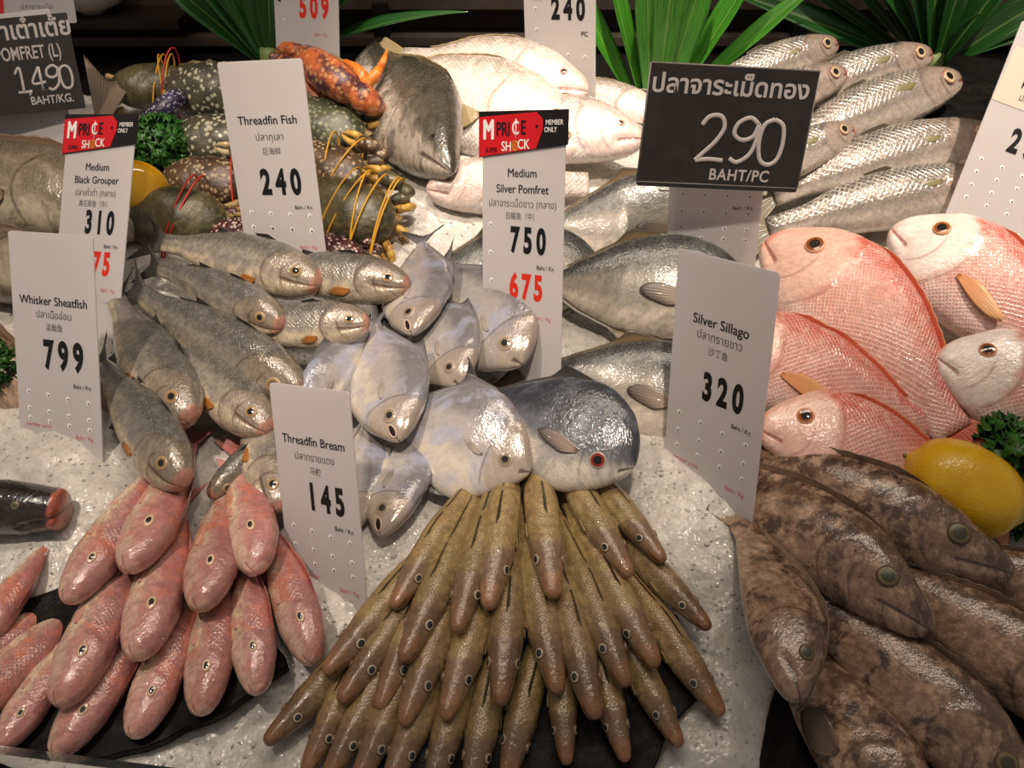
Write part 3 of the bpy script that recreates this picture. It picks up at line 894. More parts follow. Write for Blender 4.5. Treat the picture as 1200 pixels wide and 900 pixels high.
t = NT('black_slate')
tc = t.node('TexCoord').outputs['Object']
n1 = t.noise(tc, 55.0, 6.0, 0.65)
t.bump(n1, 0.6, 0.003)
SLATE = t.set(base=t.mix(t.step(n1, 0.4, 0.7), lin((9, 8, 8)), lin((22, 20, 20))), rough=t.step(t.noise(tc, 30.0), 0.35, 0.65, 0.35, 0.65), spec=0.12, coat=0.0)
slate([(-90, 925), (95, 893), (170, 874), (262, 836), (338, 780), (326, 756), (300, 690), (150, 660), (-90, 740)], 0.9, 'black slate board under the pink breams')
slate([(420, 960), (764, 910), (776, 868), (832, 800), (792, 720), (610, 640), (470, 740)], 0.9, 'black slate board under the fan of olive-brown sillago')
slate([(884, 985), (890, 885), (912, 800), (1270, 760), (1270, 985)], 0.5, 'black slate board under the brown groupers at the lower right')
slate([(1040, 150), (1120, 62), (1190, 72), (1150, 170)], 3.2, 'black slate board behind the mullet snouts at the upper right')

# clear front screen of the counter, only its top edge in view
t = NT('screen_glass')
GLASS = t.set(base=(0.72, 0.9, 0.86, 1), rough=0.02, trans=1.0, ior=1.45)
a, b = P(-60, 871, .03), P(330, 921, .02)
gl = MB()
e = unit(b - a)
up = unit(np.cross(np.cross(e, np.array([0, 0, 1.0])), e))
back = np.cross(e, up)
for (p, q) in ((a, b),):
    v = []
    for pt in (p - e * 0.1, q + e * 0.3):
        for (s, d) in ((-.003, 0), (.003, 0), (.003, -.03), (-.003, -.03)):
            v.append(pt + back * s + up * d)
    gl.add(v, [(0, 1, 2, 3), (7, 6, 5, 4), (0, 4, 5, 1), (1, 5, 6, 2), (2, 6, 7, 3), (3, 7, 4, 0)])
gl.build('glass_screen', GLASS, None, False, label='clear greenish glass screen along the front edge of the counter', cat='screen')


# ------------------------------------------------------------------ price tags and chalk boards
t = NT('tag_plastic')
t.set(base=lin((240, 236, 236)), rough=0.32, coat=0.2)
_tr = t.node('BsdfTranslucent', {'Color': lin((232, 226, 226))})
_mx = t.node('MixShader', {0: 0.45, 1: t.b.outputs[0], 2: _tr.outputs[0]})
t.t.links.new(_mx.outputs[0], t.t.nodes['Material Output'].inputs[0])
TAG_W = t.m
INK = flat_mat('black_ink', (14, 13, 13), 0.45)
GREYINK = flat_mat('grey_ink', (96, 92, 92), 0.5)
REDNUM = flat_mat('red_number', (222, 44, 26), 0.4)
REDFAINT = flat_mat('faint_red_ink', (206, 96, 104), 0.5)
RED = flat_mat('red_card', (206, 22, 34), 0.4)
WHITEINK = flat_mat('white_ink', (238, 234, 230), 0.5)
GOLD = flat_mat('gold_ink', (206, 160, 60), 0.4)
CARD = flat_mat('black_card', (20, 17, 18), 0.4)
CHALKBOARD = flat_mat('chalkboard', (38, 34, 33), 0.5, var=0.2)
CHALK = flat_mat('chalk_pen', (182, 174, 170), 0.7)
PEG_DARK = flat_mat('hole_dark', (60, 56, 54), 0.5)
PEG_LIGHT = flat_mat('hole_rim', (250, 248, 246), 0.15, coat=0.8)
STICKER = flat_mat('beige_sticker', (226, 204, 186), 0.5)


def tag_frame(px, py, h, a, b, c, sink=0.0):
    """world matrix of a tag: x right, y up, z towards the viewer, origin where its foot enters the ice"""
    cx, sx, cy, sy, cz, sz = math.cos(a), math.sin(a), math.cos(b), math.sin(b), math.cos(c), math.sin(c)
    X = np.array([[1, 0, 0], [0, cx, -sx], [0, sx, cx]])
    Y = np.array([[cy, 0, sy], [0, 1, 0], [-sy, 0, cy]])
    Z = np.array([[cz, -sz, 0], [sz, cz, 0], [0, 0, 1]])
    R = Z @ X @ Y
    o = P(px, py, h)
    M = np.eye(4)
    M[:3, 0], M[:3, 1], M[:3, 2], M[:3, 3] = R[:, 0], R[:, 2], -R[:, 1], o
    return Matrix(M.tolist())


def rounded(w, y0, y1, r, n=5, point=0.0):
    pts = []
    for (cx, cy, a0) in ((w / 2 - r, y1 - r, 0), (-w / 2 + r, y1 - r, 90), (-w / 2 + r, y0 + r, 180), (w / 2 - r, y0 + r, 270)):
        for i in range(n):
            a = math.radians(a0 + 90 * i / (n - 1))
            pts.append((cx + r * math.cos(a), cy + r * math.sin(a)))
    if point:
        k = [i for i, p in enumerate(pts) if p[1] < y0 + r * 1.01]
        pts = [p for p in pts if p[1] >= y0 + r * 1.01]
        pts = pts + [(-w / 2, y0 + point), (-w * .12, y0), (w * .12, y0), (w / 2, y0 + point)]
    return pts


def plate(pts, z0, z1):
    n = len(pts)
    V = [(x, y, z1) for x, y in pts] + [(x, y, z0) for x, y in pts]
    F = [tuple(range(n)), tuple(range(2 * n - 1, n - 1, -1))] + [((i + 1) % n, i, n + i, n + (i + 1) % n) for i in range(n)]
    return V, F


def text(body, parent, name, mat, x, y, size, z=0.0013, bold=0.0, sx=1.0, align='CENTER', spacing=1.0, rot=0.0, lift=0.0, label=None, shear=0.0, thick=0.0):
    cu = bpy.data.curves.new('lettering', 'FONT')
    cu.body = body
    cu.size = 1.0
    cu.offset = bold
    cu.align_x = align
    cu.align_y = 'CENTER'
    cu.space_character = spacing
    cu.shear = shear
    cu.resolution_u = 5
    o = bpy.data.objects.new('lettering', cu)
    COL.objects.link(o)
    dg = bpy.context.evaluated_depsgraph_get()
    me = bpy.data.meshes.new_from_object(o.evaluated_get(dg))
    bpy.data.objects.remove(o)
    co = np.zeros(len(me.vertices) * 3)
    me.vertices.foreach_get('co', co)
    co = co.reshape(-1, 3)
    if len(co) == 0:
        return None
    ca, sa = math.cos(rot), math.sin(rot)
    q = co.copy()
    q[:, 0] = (co[:, 0] * sx * ca - co[:, 1] * sa) * size + x
    q[:, 1] = (co[:, 0] * sx * sa + co[:, 1] * ca) * size + y
    q[:, 2] = z
    polys = [tuple(p.vertices) for p in me.polygons]
    bpy.data.meshes.remove(me)
    if thick:
        k = len(q)
        sh = [(-thick, 0), (thick, 0), (0, thick * .6), (0, -thick * .6)]
        q = np.vstack([q + np.array([dx * size, dy * size, 1e-5 * i]) for i, (dx, dy) in enumerate(sh)])
        polys = [tuple(v + k * i for v in p) for i in range(len(sh)) for p in polys]
    me = mesh_from(name, q, polys, False, None, [mat])
    ob = link(name, me, parent)
    if label:
        ob['label'] = label
    return ob


def strokes(lines, parent, name, mat, w, z=0.0016):
    m = MB()
    for ln in lines:
        p = np.array([(x, y, z) for x, y in ln], float)
        if len(p) > 2:
            s = np.linspace(0, len(p) - 1, (len(p) - 1) * 5 + 1)
            i = np.clip(s.astype(int), 0, len(p) - 2)
            f = (s - i)[:, None]
            p0, p1, p2, p3 = p[np.maximum(i - 1, 0)], p[i], p[i + 1], p[np.minimum(i + 2, len(p) - 1)]
            p = 0.5 * (2 * p1 + (p2 - p0) * f + (2 * p0 - 5 * p1 + 4 * p2 - p3) * f**2 + (3 * p1 - p0 - 3 * p2 + p3) * f**3)
        m.tube(p, w / 2, 8, 0, flat=(0, 0, 1))
    return m.build(name, mat, parent)


def tag_root(name, label, cat, group, M, W, H, mat, sink=0.03, point=0.0, r=0.003):
    V, F = plate(rounded(W, -sink, H, r, 5, point), 0.0, 0.0011)
    o = link(name, mesh_from(name, V, F, False, None, [mat]), None, label, cat, group)
    o.matrix_world = M
    return o


_hm = MB()
_V = [(0.0024 * math.cos(g), 0.0024 * math.sin(g), 0.0012) for g in np.linspace(0, 2 * math.pi, 12, endpoint=False)]
_hm.add(_V, [tuple(range(12))], 1)
_V = [(0.0009 * math.cos(g) + .0004, 0.0009 * math.sin(g) - .0004, 0.0014) for g in np.linspace(0, 2 * math.pi, 12, endpoint=False)]
_hm.add(_V, [tuple(range(12))], 0)
HOLE = mesh_from('peg_hole', _hm.v, _hm.f, False, None, [PEG_DARK, PEG_LIGHT], _hm.mi)


def holes(o, W, spots):
    for x, y in spots:
        h = link('peg_hole', HOLE, o)
        h.location = (x, y, 0.0002)


def header(o, W, y):
    """red and black strip clipped over the top of a tag"""
    w, h, hr = W * 1.07, 0.040, 0.029
    V, F = plate([(-w / 2, y - h), (w / 2, y - hr), (w / 2, y), (-w / 2, y + .0005)], 0.0012, 0.0026)
    hd = link('sale_strip', mesh_from('sale_strip', V, F, False, None, [CARD]), o)
    lo = lambda x: y - h + (h - hr) * (x / w + .5)
    x0, x1 = -w * .495, w * .235
    V, F = plate([(x0, lo(x0) + .0006), (x1 - w * .07, lo(x1 - w * .07) + .0006), (x1, y - .0165), (x1, y - .0075), (x1 - w * .07, y - .0015), (x0, y - .0045)], 0.0026, 0.0030)
    link('red_panel', mesh_from('red_panel', V, F, False, None, [RED]), hd)
    z = 0.0034
    k = dict(z=z)
    text('M', hd, 'letter', WHITEINK, -w * .375, y - .0165, .0245, sx=.72, thick=.035, **k)
    text('PRI', hd, 'lettering', CARD, -w * .205, y - .0158, .0170, sx=.72, thick=.018, **k)
    text('C', hd, 'cent_letter', WHITEINK, -w * .062, y - .0150, .0165, sx=.72, thick=.014, **k)
    strokes([[(-w * .058, y - .0068), (-w * .058, y - .0235)]], hd, 'cent_bar', WHITEINK, .0011, z)
    text('E', hd, 'lettering', CARD, w * .025, y - .0148, .0170, sx=.72, thick=.018, **k)
    text('SUPER', hd, 'lettering', CARD, -w * .345, y - .0335, .0060, sx=.85, thick=.01, **k)
    text('SH', hd, 'lettering', WHITEINK, -w * .165, y - .0305, .0118, sx=.85, thick=.016, **k)
    text('CK', hd, 'lettering', WHITEINK, w * .030, y - .0287, .0118, sx=.85, thick=.016, **k)
    ring = [(-w * .065 + .0030 * math.cos(g), y - .0297 + .0042 * math.sin(g)) for g in np.linspace(0, 2 * math.pi, 13)]
    strokes([ring, [(-w * .055, y - .0262), (-w * .072, y - .0296), (-w * .058, y - .0300), (-w * .076, y - .0338)]], hd, 'bolt_mark', GOLD, .0009, z)
    text('MEMBER', hd, 'lettering', WHITEINK, w * .365, y - .0105, .0060, sx=.85, thick=.012, **k)
    text('ONLY', hd, 'lettering', WHITEINK, w * .325, y - .0165, .0060, sx=.85, thick=.012, **k)
    V = [(w * .175 + .0015 * math.cos(g), y - .0135 + .0015 * math.sin(g), z) for g in np.linspace(0, 6.283, 12, endpoint=False)]
    link('dot', mesh_from('dot', V, [tuple(range(12))], False, None, [CARD]), hd)


def printed_tag(label, M, W, H, names, price, price_y, ny, hy, extra=None, group='white price tags', nsz=.0115, red=True, sink=.03, point=0.0, px=.06, unit_y=None, faint=None, psz=.034):
    """names: list of (text, kind); ny their heights from the foot"""
    o = tag_root('price_tag', label, 'price tag', group, M, W, H, TAG_W, sink, point)
    for (s, kind), y in zip(names, ny):
        if kind == 'en':
            text(s, o, 'product_name', INK, 0, y, nsz, thick=.016)
        elif kind == 'th':
            text(s, o, 'thai_name', GREYINK, 0, y, nsz * .85, bold=.004, sx=.95)
        else:
            text(s, o, 'chinese_name', GREYINK, 0, y, nsz * .68, bold=.004, sx=.9)
    if price:
        text(price, o, 'price_number', INK, W * px, price_y, psz, bold=.045, sx=.66, spacing=1.5)
        text('Baht / Kg.', o, 'unit_text', INK, W * .30, price_y - psz * .72, .0052, bold=.01)
    if hy:
        sp = [(W * (-.36 + .24 * i), y - .0012 * i) for y in hy for i in range(4)]
        holes(o, W, sp)
    if faint:
        text('member price', o, 'red_note', REDFAINT, -W * .26, faint, .0052)
        text('Baht / Kg.', o, 'red_note', REDFAINT, W * .30, faint - .006, .0052)
    return o


M1 = tag_frame(336.3, 300.3, 0.030, -0.272, -0.129, -0.285)
printed_tag('tall white tag reading Threadfin Fish 240, standing in front of the crabs', M1, .0922, .1918, [('Threadfin Fish', 'en'), ('ปลากุเลา', 'th'), ('巨海鲜', 'zh')], '240', .075, (.136, .120, .106), (.046, .031, .030), group=None, faint=.016)
M2 = tag_frame(610.4, 419.1, 0.030, -0.316, -0.269, -0.746)
o = printed_tag('white tag under a red strip reading Medium Silver Pomfret 750 and 675', M2, .0945, .2199, [('Medium', 'en'), ('Silver Pomfret', 'en'), ('ปลาจาระเม็ดขาว (กลาง)', 'th'), ('白鲳鱼（中）', 'zh')], '750', .108, (.168, .154, .141, .130), None, group=None, nsz=.0105, faint=None, px=.08, psz=.031)
header(o, .0945, .2215)
holes(o, .0945, [(-.037, .122), (-.037, .096), (-.036, .070), (-.036, .046)])
text('675', o, 'sale_number', REDNUM, .006, .066, .031, bold=.045, sx=.66, spacing=1.4)
text('Baht / Kg.', o, 'red_note', REDFAINT, .026, .040, .0052)
M3 = tag_frame(99.3, 382.3, 0.0, -0.595, -0.198, -0.532)
o = printed_tag('white tag under a red strip reading Medium Black Grouper 310', M3, .0963, .2111, [('Medium', 'en'), ('Black Grouper', 'en'), ('ปลาเก๋าดำ (กลาง)', 'th'), ('黑石斑鱼（中）', 'zh')], '310', .104, (.160, .147, .134, .123), None, group=None, nsz=.0105, px=.10, psz=.031)
header(o, .0963, .2125)
text('275', o, 'sale_number', REDNUM, .010, .063, .031, bold=.045, sx=.66, spacing=1.4)
text('Baht / Kg.', o, 'red_note', REDFAINT, .030, .038, .0052)
M4 = tag_frame(73.6, 539.7, 0.0, -0.456, -0.139, -0.400)
printed_tag('white tag reading Whisker Sheatfish 799, standing at the left in the ice', M4, .0946, .2007, [('Whisker Sheatfish', 'en'), ('ปลาเนื้ออ่อน', 'th'), ('淡鲶鱼', 'zh')], '799', .094, (.142, .130, .119), (.060, .045, .036), group=None, nsz=.0105, faint=.030, point=.0, px=.09)
M5 = tag_frame(384.5, 694.1, 0.0, -0.345, -0.293, -0.628)
printed_tag('white tag reading Threadfin Bream 145, standing behind the pink breams', M5, .0857, .1689, [('Threadfin Bream', 'en'), ('ปลาทรายแดง', 'th'), ('马鲛', 'zh')], '145', .079, (.125, .112, .101), (.052, .036, .024), group=None, nsz=.0100, faint=.012, px=.10, psz=.030)
M6 = tag_frame(827.8, 580.2, 0.020, -0.170, -0.240, -0.967)
printed_tag('white tag reading Silver Sillago 320, standing in the ice between the pomfrets and the snappers', M6, .0995, .2012, [('Silver Sillago', 'en'), ('ปลาทรายขาว', 'th'), ('沙丁鱼', 'zh')], '320', .094, (.149, .137, .125), (.064, .048, .034), group=None, faint=.022, px=.08, psz=.032)
M7b = tag_frame(833, 297.7, 0.030, -0.118, -0.05, -0.10)
o = printed_tag('white tag mostly hidden behind the black 290 board', M7b, .0925, .1508, [], None, 0, (), (.066, .048, .031, .020), group=None)
text('Baht / Kg.', o, 'unit_text', INK, .028, .050, .0052, bold=.01)
M8 = tag_frame(1161.0, 260.9, 0.040, -0.564, 0.341, 0.001)
o = printed_tag('white tag leaning at the right edge with a beige sticker on its upper half', M8, .0984, .2025, [], None, 0, (), (.058, .044, .030, .016), group=None)
V, F = plate([(-.0492, .118), (.046, .118), (.046, .172), (.03, .178), (-.0455, .176)], .0012, .0016)
st = link('sticker', mesh_from('sticker', V, F, False, None, [STICKER]), o)
text('Red Snapper', o, 'product_name', INK, .002, .142, .0105, z=.002, bold=.018)
text('ปลากะพงแดง', o, 'thai_name', GREYINK, .002, .129, .0090, z=.002, bold=.004)
text('红鲷鱼', o, 'chinese_name', GREYINK, .002, .1215, .0068, z=.002, bold=.004)
text('290', o, 'price_number', INK, .008, .085, .034, bold=.045, sx=.66, spacing=1.5)
M9 = tag_frame(361.0, 68.9, 0.030, -0.294, -0.070, -0.403)
o = printed_tag('white tag with red numbers 509, standing behind the orange crab claw', M9, .0978, .165, [], None, 0, (), None, group=None)
text('509', o, 'sale_number', REDNUM, .012, .062, .036, bold=.045, sx=.62, spacing=1.5)
text('Baht / Kg.', o, 'unit_text', INK, .024, .092, .0052, bold=.01)
text('Baht / Kg.', o, 'red_note', REDFAINT, .022, .030, .0052)
holes(o, .0978, [(-.036, .078), (-.034, .046)])
M10 = tag_frame(657.0, 107.9, 0.030, -0.102, -0.106, -0.518)
o = printed_tag('white tag reading 240, beige sticker at its top, standing behind the white sea bass', M10, .0967, .175, [], None, 0, (), (.048, .018), group=None)
V, F = plate([(-.036, .108), (.020, .112), (.020, .160), (-.036, .158)], .0012, .0016)
link('sticker', mesh_from('sticker', V, F, False, None, [STICKER]), o)
text('海鲈鱼（中）', o, 'chinese_name', GREYINK, -.006, .142, .0078, z=.002)
text('240', o, 'price_number', INK, .012, .097, .034, bold=.045, sx=.66, spacing=1.5)
text('PC', o, 'unit_text', INK, .034, .070, .0075, bold=.02)
holes(o, .0967, [(-.032, .098), (-.031, .074)])

# chalk boards
M7 = tag_frame(840.5, 216.4, 0.122, -0.20, 0.07, 0.06)
W, H = .1570, .1075
o = tag_root('chalk_board', 'black chalk board reading 290 baht per piece, standing among the mullets', 'sign', None, M7, W, H, CHALKBOARD, .004, r=.002)
fr = MB()
for (a, b) in (((-W / 2, 0), (W / 2, 0)), ((W / 2, 0), (W / 2, H)), ((W / 2, H), (-W / 2, H)), ((-W / 2, H), (-W / 2, 0))):
    fr.tube([(a[0], a[1], .0005), (b[0], b[1], .0005)], .0009, 6)
fr.build('edge_frame', flat_mat('board_edge', (120, 112, 106), 0.4), o)
text('ปลาจาระเม็ดทอง', o, 'thai_lettering', CHALK, -.002, .0895, .0225, bold=.022, sx=1.0, z=.0016)


def S(pts, ox, oy, k):
    return [[(ox + x * k, oy + y * k) for x, y in ln] for ln in pts]


TWO = [[(.05, .78), (.2, .97), (.45, .98), (.55, .75), (.4, .45), (.15, .18), (0, .02)], [(0, .02), (.3, .06), (.62, .04)]]
NINE = [[(.55, .85), (.35, .98), (.1, .85), (.05, .62), (.25, .5), (.48, .6), (.56, .85), (.55, .5), (.45, .2), (.2, .02), (.02, .1)]]
ZERO = [[(.3, .97), (.1, .85), (.04, .5), (.12, .12), (.32, .02), (.5, .15), (.56, .5), (.5, .85), (.3, .97)]]
ONE = [[(.05, .75), (.3, .98), (.3, .02)], [(.05, .02), (.55, .02)]]
FOUR = [[(.42, .98), (.05, .35), (.62, .35)], [(.42, .98), (.44, .0)]]
strokes(S(TWO, -.026, .0215, .043) + S(NINE, .006, .0215, .043) + S(ZERO, .031, .0205, .044), o, 'chalk_number', CHALK, .0042)
text('BAHT/PC', o, 'chalk_lettering', CHALK, .019, .0095, .0150, bold=.02, sx=.9, z=.0016, spacing=1.1)

M11 = tag_frame(7.8, 131.0, 0.070, -0.398, -0.085, 0.006)
W, H = .1836, .0989
o = tag_root('chalk_board', 'black chalk board at the upper left reading pomfret and 1,490 baht', 'sign', None, M11, W, H, CHALKBOARD, .004, r=.002)
text('ปลาจ๋าเต๋าเต้ย', o, 'thai_lettering', CHALK, .028, .084, .026, bold=.024, sx=.95, z=.0016)
text('GREY POMFRET (L)', o, 'chalk_lettering', CHALK, .022, .0600, .0200, bold=.012, sx=.66, z=.0016)
strokes(S(ONE, .018, .0185, .027) + S(FOUR, .0365, .0185, .027) + S(NINE, .0545, .0185, .027) + S(ZERO, .0695, .0185, .026) + [[(.0345, .021), (.032, .0145)]], o, 'chalk_number', CHALK, .0032)
text('BAHT/KG.', o, 'chalk_lettering', CHALK, .056, .0085, .0125, bold=.015, sx=.9, z=.0016)
M11b = tag_frame(42.0, 167.0, 0.030, -0.414, -0.140, -0.162)
o = printed_tag('white tag under the left chalk board, only its lower end with peg holes showing', M11b, .0988, .1440, [], None, 0, (), (.046, .026), group=None)
M11c = tag_frame(35, 18, 0.075, -0.465, 0.092, 0.365)
o = printed_tag('white tag above the left chalk board with a red corner strip', M11c, .11, .07, [], None, 0, (), None, group=None, sink=.01)
text('ปลาจาระเม็ด', o, 'thai_name', GREYINK, .01, .010, .008)
V, F = plate([(-.055, .0), (-.030, .0), (-.026, .03), (-.055, .03)], .0012, .002)
link('red_strip', mesh_from('red_strip', V, F, False, None, [RED]), o)


# ------------------------------------------------------------------ crabs
def crab_mat(name, base, spot, scale, amt, dark=None, rim=None, rough=.4):
    t = NT(name)
    tc = t.node('TexCoord').outputs['Object']
    w = t.node('VectorMath', operation='ADD')
    nz = t.node('TexNoise', {'Scale': 90.0, 'Detail': 2.0})
    t.put(nz.inputs['Vector'], tc)
    sc = t.node('VectorMath', operation='SCALE')
    t.put(sc.inputs[0], nz.outputs['Color'])
    sc.inputs['Scale'].default_value = 0.006
    t.put(w.inputs[0], tc)
    t.put(w.inputs[1], sc.outputs[0])
    v = t.voronoi(w.outputs[0], scale)
    m = t.math('MULTIPLY', t.step(v.outputs['Distance'], 0.28, 0.42, 1.0, 0.0), amt)
    c = lin(base)
    if dark:
        c = t.mix(t.step(t.noise(tc, 45.0, 4.0), 0.4, 0.62), lin(base), lin(dark))
    c = t.mix(m, c, lin(spot))
    t.bump(t.math('ADD', t.noise(tc, 500.0, 3.0), v.outputs['Distance']), .5, .0008)
    return t.set(base=c, rough=rough, coat=.35)


CM = dict(
    mud=crab_mat('mud_crab_shell', (92, 84, 56), (122, 112, 78), 160, .35, (62, 58, 42)),
    speck=crab_mat('speckled_crab_shell', (84, 78, 62), (196, 190, 166), 150, .9, (64, 60, 50)),
    brown=crab_mat('brown_crab_shell', (92, 68, 46), (186, 164, 128), 170, .75, (64, 48, 36)),
    green=crab_mat('green_crab_shell', (80, 80, 58), (150, 148, 118), 170, .7, (58, 58, 44)),
    orange=crab_mat('orange_crab_shell', (196, 104, 56), (226, 176, 120), 130, .5, (74, 40, 50)),
    blue=crab_mat('blue_crab_claw', (58, 54, 96), (190, 186, 196), 230, .8, (44, 40, 64)),
    leg=crab_mat('crab_leg_shell', (178, 148, 92), (214, 190, 140), 200, .4, (128, 104, 62)),
    pale=crab_mat('pale_crab_leg', (196, 176, 140), (222, 206, 170), 200, .4, (160, 130, 90)),
    ochre=crab_mat('ochre_paddle', (202, 158, 66), (222, 190, 110), 200, .4, (170, 124, 50)),
    plum=crab_mat('plum_claw', (74, 34, 34), (214, 190, 180), 210, .8, (54, 28, 28)),
)
STRING_Y = flat_mat('yellow_string', (206, 152, 36), .5)
STRING_R = flat_mat('red_string', (190, 44, 28), .45)


def carapace(w, dep, ht):
    n, m = 20, 48
    m2 = MB()
    V = []
    for side in (1, -1):
        for i in range(n):
            r = math.sin(i / (n - 1) * math.pi / 2)
            for j in range(m):
                a = 2 * math.pi * j / m
                x = math.cos(a)
                y = math.sin(a)
                # broad in front, narrowing to the back; toothed front rim
                ex = abs(x)**0.85 * (1 if x > 0 else -1)
                wy = 0.95 if y > 0 else 1.0 - 0.28 * y * y
                X = ex * (1.0 if y > 0 else 1 - 0.38 * (-y)**1.5)
                Y = y * (0.82 if y > 0 else 1.0) * wy
                tooth = 1.0
                if y > 0.05 and i == n - 1:
                    tooth = 1.0 + 0.06 * (1 if (j % 2 == 0) else -1)
                    if abs(x) > 0.93:
                        tooth += 0.06
                z = math.sqrt(max(0, 1 - r * r)) * (ht if side > 0 else -ht * 0.75)
                bump = 0.04 * ht * (math.sin(X * r * 9) * math.cos(Y * r * 7))
                V.append((X * r * tooth * w / 2, Y * r * tooth * dep / 2, z + (bump if side > 0 else 0)))
        if side == 1:
            m2.add(V, grid_faces(n, m, wrap=True))
            for q in range(1, m // 2):
                m2.mi[(n - 2) * m + q] = 1
                m2.mi[(n - 3) * m + q] = 1 if q % 3 else 0
        else:
            m2.add(V, [tuple(reversed(f)) for f in grid_faces(n, m, wrap=True)])
        V = []
    return m2


def limb(pts, rads, flat=None, n=10):
    """jointed limb: pinched at every joint"""
    m = MB()
    P_, R_ = [], []
    for i in range(len(pts) - 1):
        a, b = np.array(pts[i], float), np.array(pts[i + 1], float)
        for s, k in ((0.0, .7), (.06, .9), (.3, 1.05), (.7, 1.0), (.94, .85), (1.0, .66)):
            P_.append(a + (b - a) * s)
            R_.append((rads[i] * (1 - s) + rads[i + 1] * s) * k)
    P_, R_ = np.array(P_), np.array(R_)
    P_ = P_ + np.arange(len(P_))[:, None] * 1e-7
    m.tube(P_, R_, n)
    return m


def claw(o, s, w, mats, tied=True, extend=0.0):
    """one pincer of a crab of width w: arm, palm, and two fingers"""
    k = w
    sh = (s * .36 * k, .22 * k, -.07 * k)
    el = (s * (.50 + extend) * k, (.30 + extend) * k, -.10 * k)
    pl = (s * .42 * k, (.38 + extend) * k, -.08 * k)
    c = limb([sh, el, pl], [.05 * k, .075 * k, .06 * k]).build('claw', mats[0], o)
    tip = np.array([s * .05 * k, (.44 + extend) * k, -.05 * k])
    b = np.array(pl)
    ax = unit(tip - b)
    L = np.linalg.norm(tip - b)
    m = MB()
    pts = [b + ax * L * q for q in (-.05, .05, .2, .4, .55, .62)]
    m.tube(pts, [.03 * k, .055 * k, .075 * k, .075 * k, .06 * k, .04 * k], 12)
    m.build('palm', mats[0], c)
    side = unit(np.cross(ax, (0, 0, 1)))
    for q, nm in ((1, 'fixed_finger'), (-1, 'movable_finger')):
        m = MB()
        pts = [b + ax * L * .55 + side * q * .035 * k, b + ax * L * .75 + side * q * .045 * k, b + ax * L * .92 + side * q * .03 * k, b + ax * L * 1.06 + side * q * .008 * k]
        m.tube(pts, [.04 * k, .034 * k, .022 * k, .005 * k], 10)
        m.build(nm, mats[1], c)
    return c


def make_crab(label, px, py, h, w, yaw, pitch, roll, shell, legm=None, strings=None, claws=(1, -1), legs=(1, -1), ext=0.0, group='crabs piled at the back left', clawm=None, bias=0.0):
    w = w / 100.0
    o = link('crab', carapace(w, w * .78, w * .22).build_mesh('carapace_body', CM[shell], RIM), None, label, 'crab', group)
    yy, pp, rr = math.radians(yaw), math.radians(pitch), math.radians(roll)
    M = Matrix.Translation(P(px, py, h / 100.0)) @ Matrix.Rotation(yy, 4, 'Z') @ Matrix.Rotation(pp, 4, 'X') @ Matrix.Rotation(rr, 4, 'Y')
    o.matrix_world = M
    lm = CM[legm or 'leg']
    cm = CM[clawm or shell]
    for s in claws:
        claw(o, s, w, (cm, lm), True, ext)
    for s in legs:
        for i in range(4):
            y0 = .14 - .12 * i
            out = .53 + .03 * math.sin(i * 2.1)
            sw = .10 - .16 * i
            pts = [(s * .38 * w, y0 * w, -.08 * w), (s * out * w, (y0 + sw * .5) * w, -.03 * w), (s * (out + .03) * w, (y0 + sw) * w, -.13 * w), (s * (out - .08) * w, (y0 + sw * 1.3) * w, -.20 * w)]
            rd = [.035 * w, .04 * w, .03 * w, .006 * w]
            if i == 3:
                rd = [.035 * w, .045 * w, .035 * w, .03 * w]
            lg = limb(pts, rd).build('leg', lm, o)
            if i == 3:
                # swimming paddle
                a = np.array(pts[2])
                d = unit(np.array([s * .5, -.8, 0]))
                sd = np.cross(d, (0, 0, 1))
                K, R = np.meshgrid(np.linspace(-1, 1, 9), np.linspace(0, 1, 9))
                g = a + d * (R * .2 * w)[..., None] + sd * (K * .07 * w * np.sin(np.clip(R * 1.1 + .12, 0, 1) * math.pi)**.6)[..., None]
                V, F = slab_grid(g, np.array([0, 0, 1.0]), .012 * w)
                link('paddle', mesh_from('paddle', V, F, True, None, [CM['ochre'] if legm != 'pale' else lm]), lg)
    if strings:
        for j, (sx, tilt) in enumerate(strings[1]):
            pts = []
            for g in np.linspace(0, 2 * math.pi, 40, endpoint=False):
                y, z = math.cos(g), math.sin(g)
                pts.append((sx * w + tilt * w * y * .5, y * .40 * w * (1.05), z * w * .215 * (1 if z > 0 else .8) * (1 - .25 * abs(sx))))
            m = MB()
            m.tube(pts, .0011, 6, closed=True)
            m.build('binding_string', strings[0], o)
    return o


RIM = crab_mat('pale_crab_rim', (158, 132, 88), (206, 182, 130), 260, .6, (112, 88, 52))


def _bm(self, name, *mats):
    return mesh_from(name, self.v, self.f, True, None, list(mats), self.mi)


MB.build_mesh = _bm

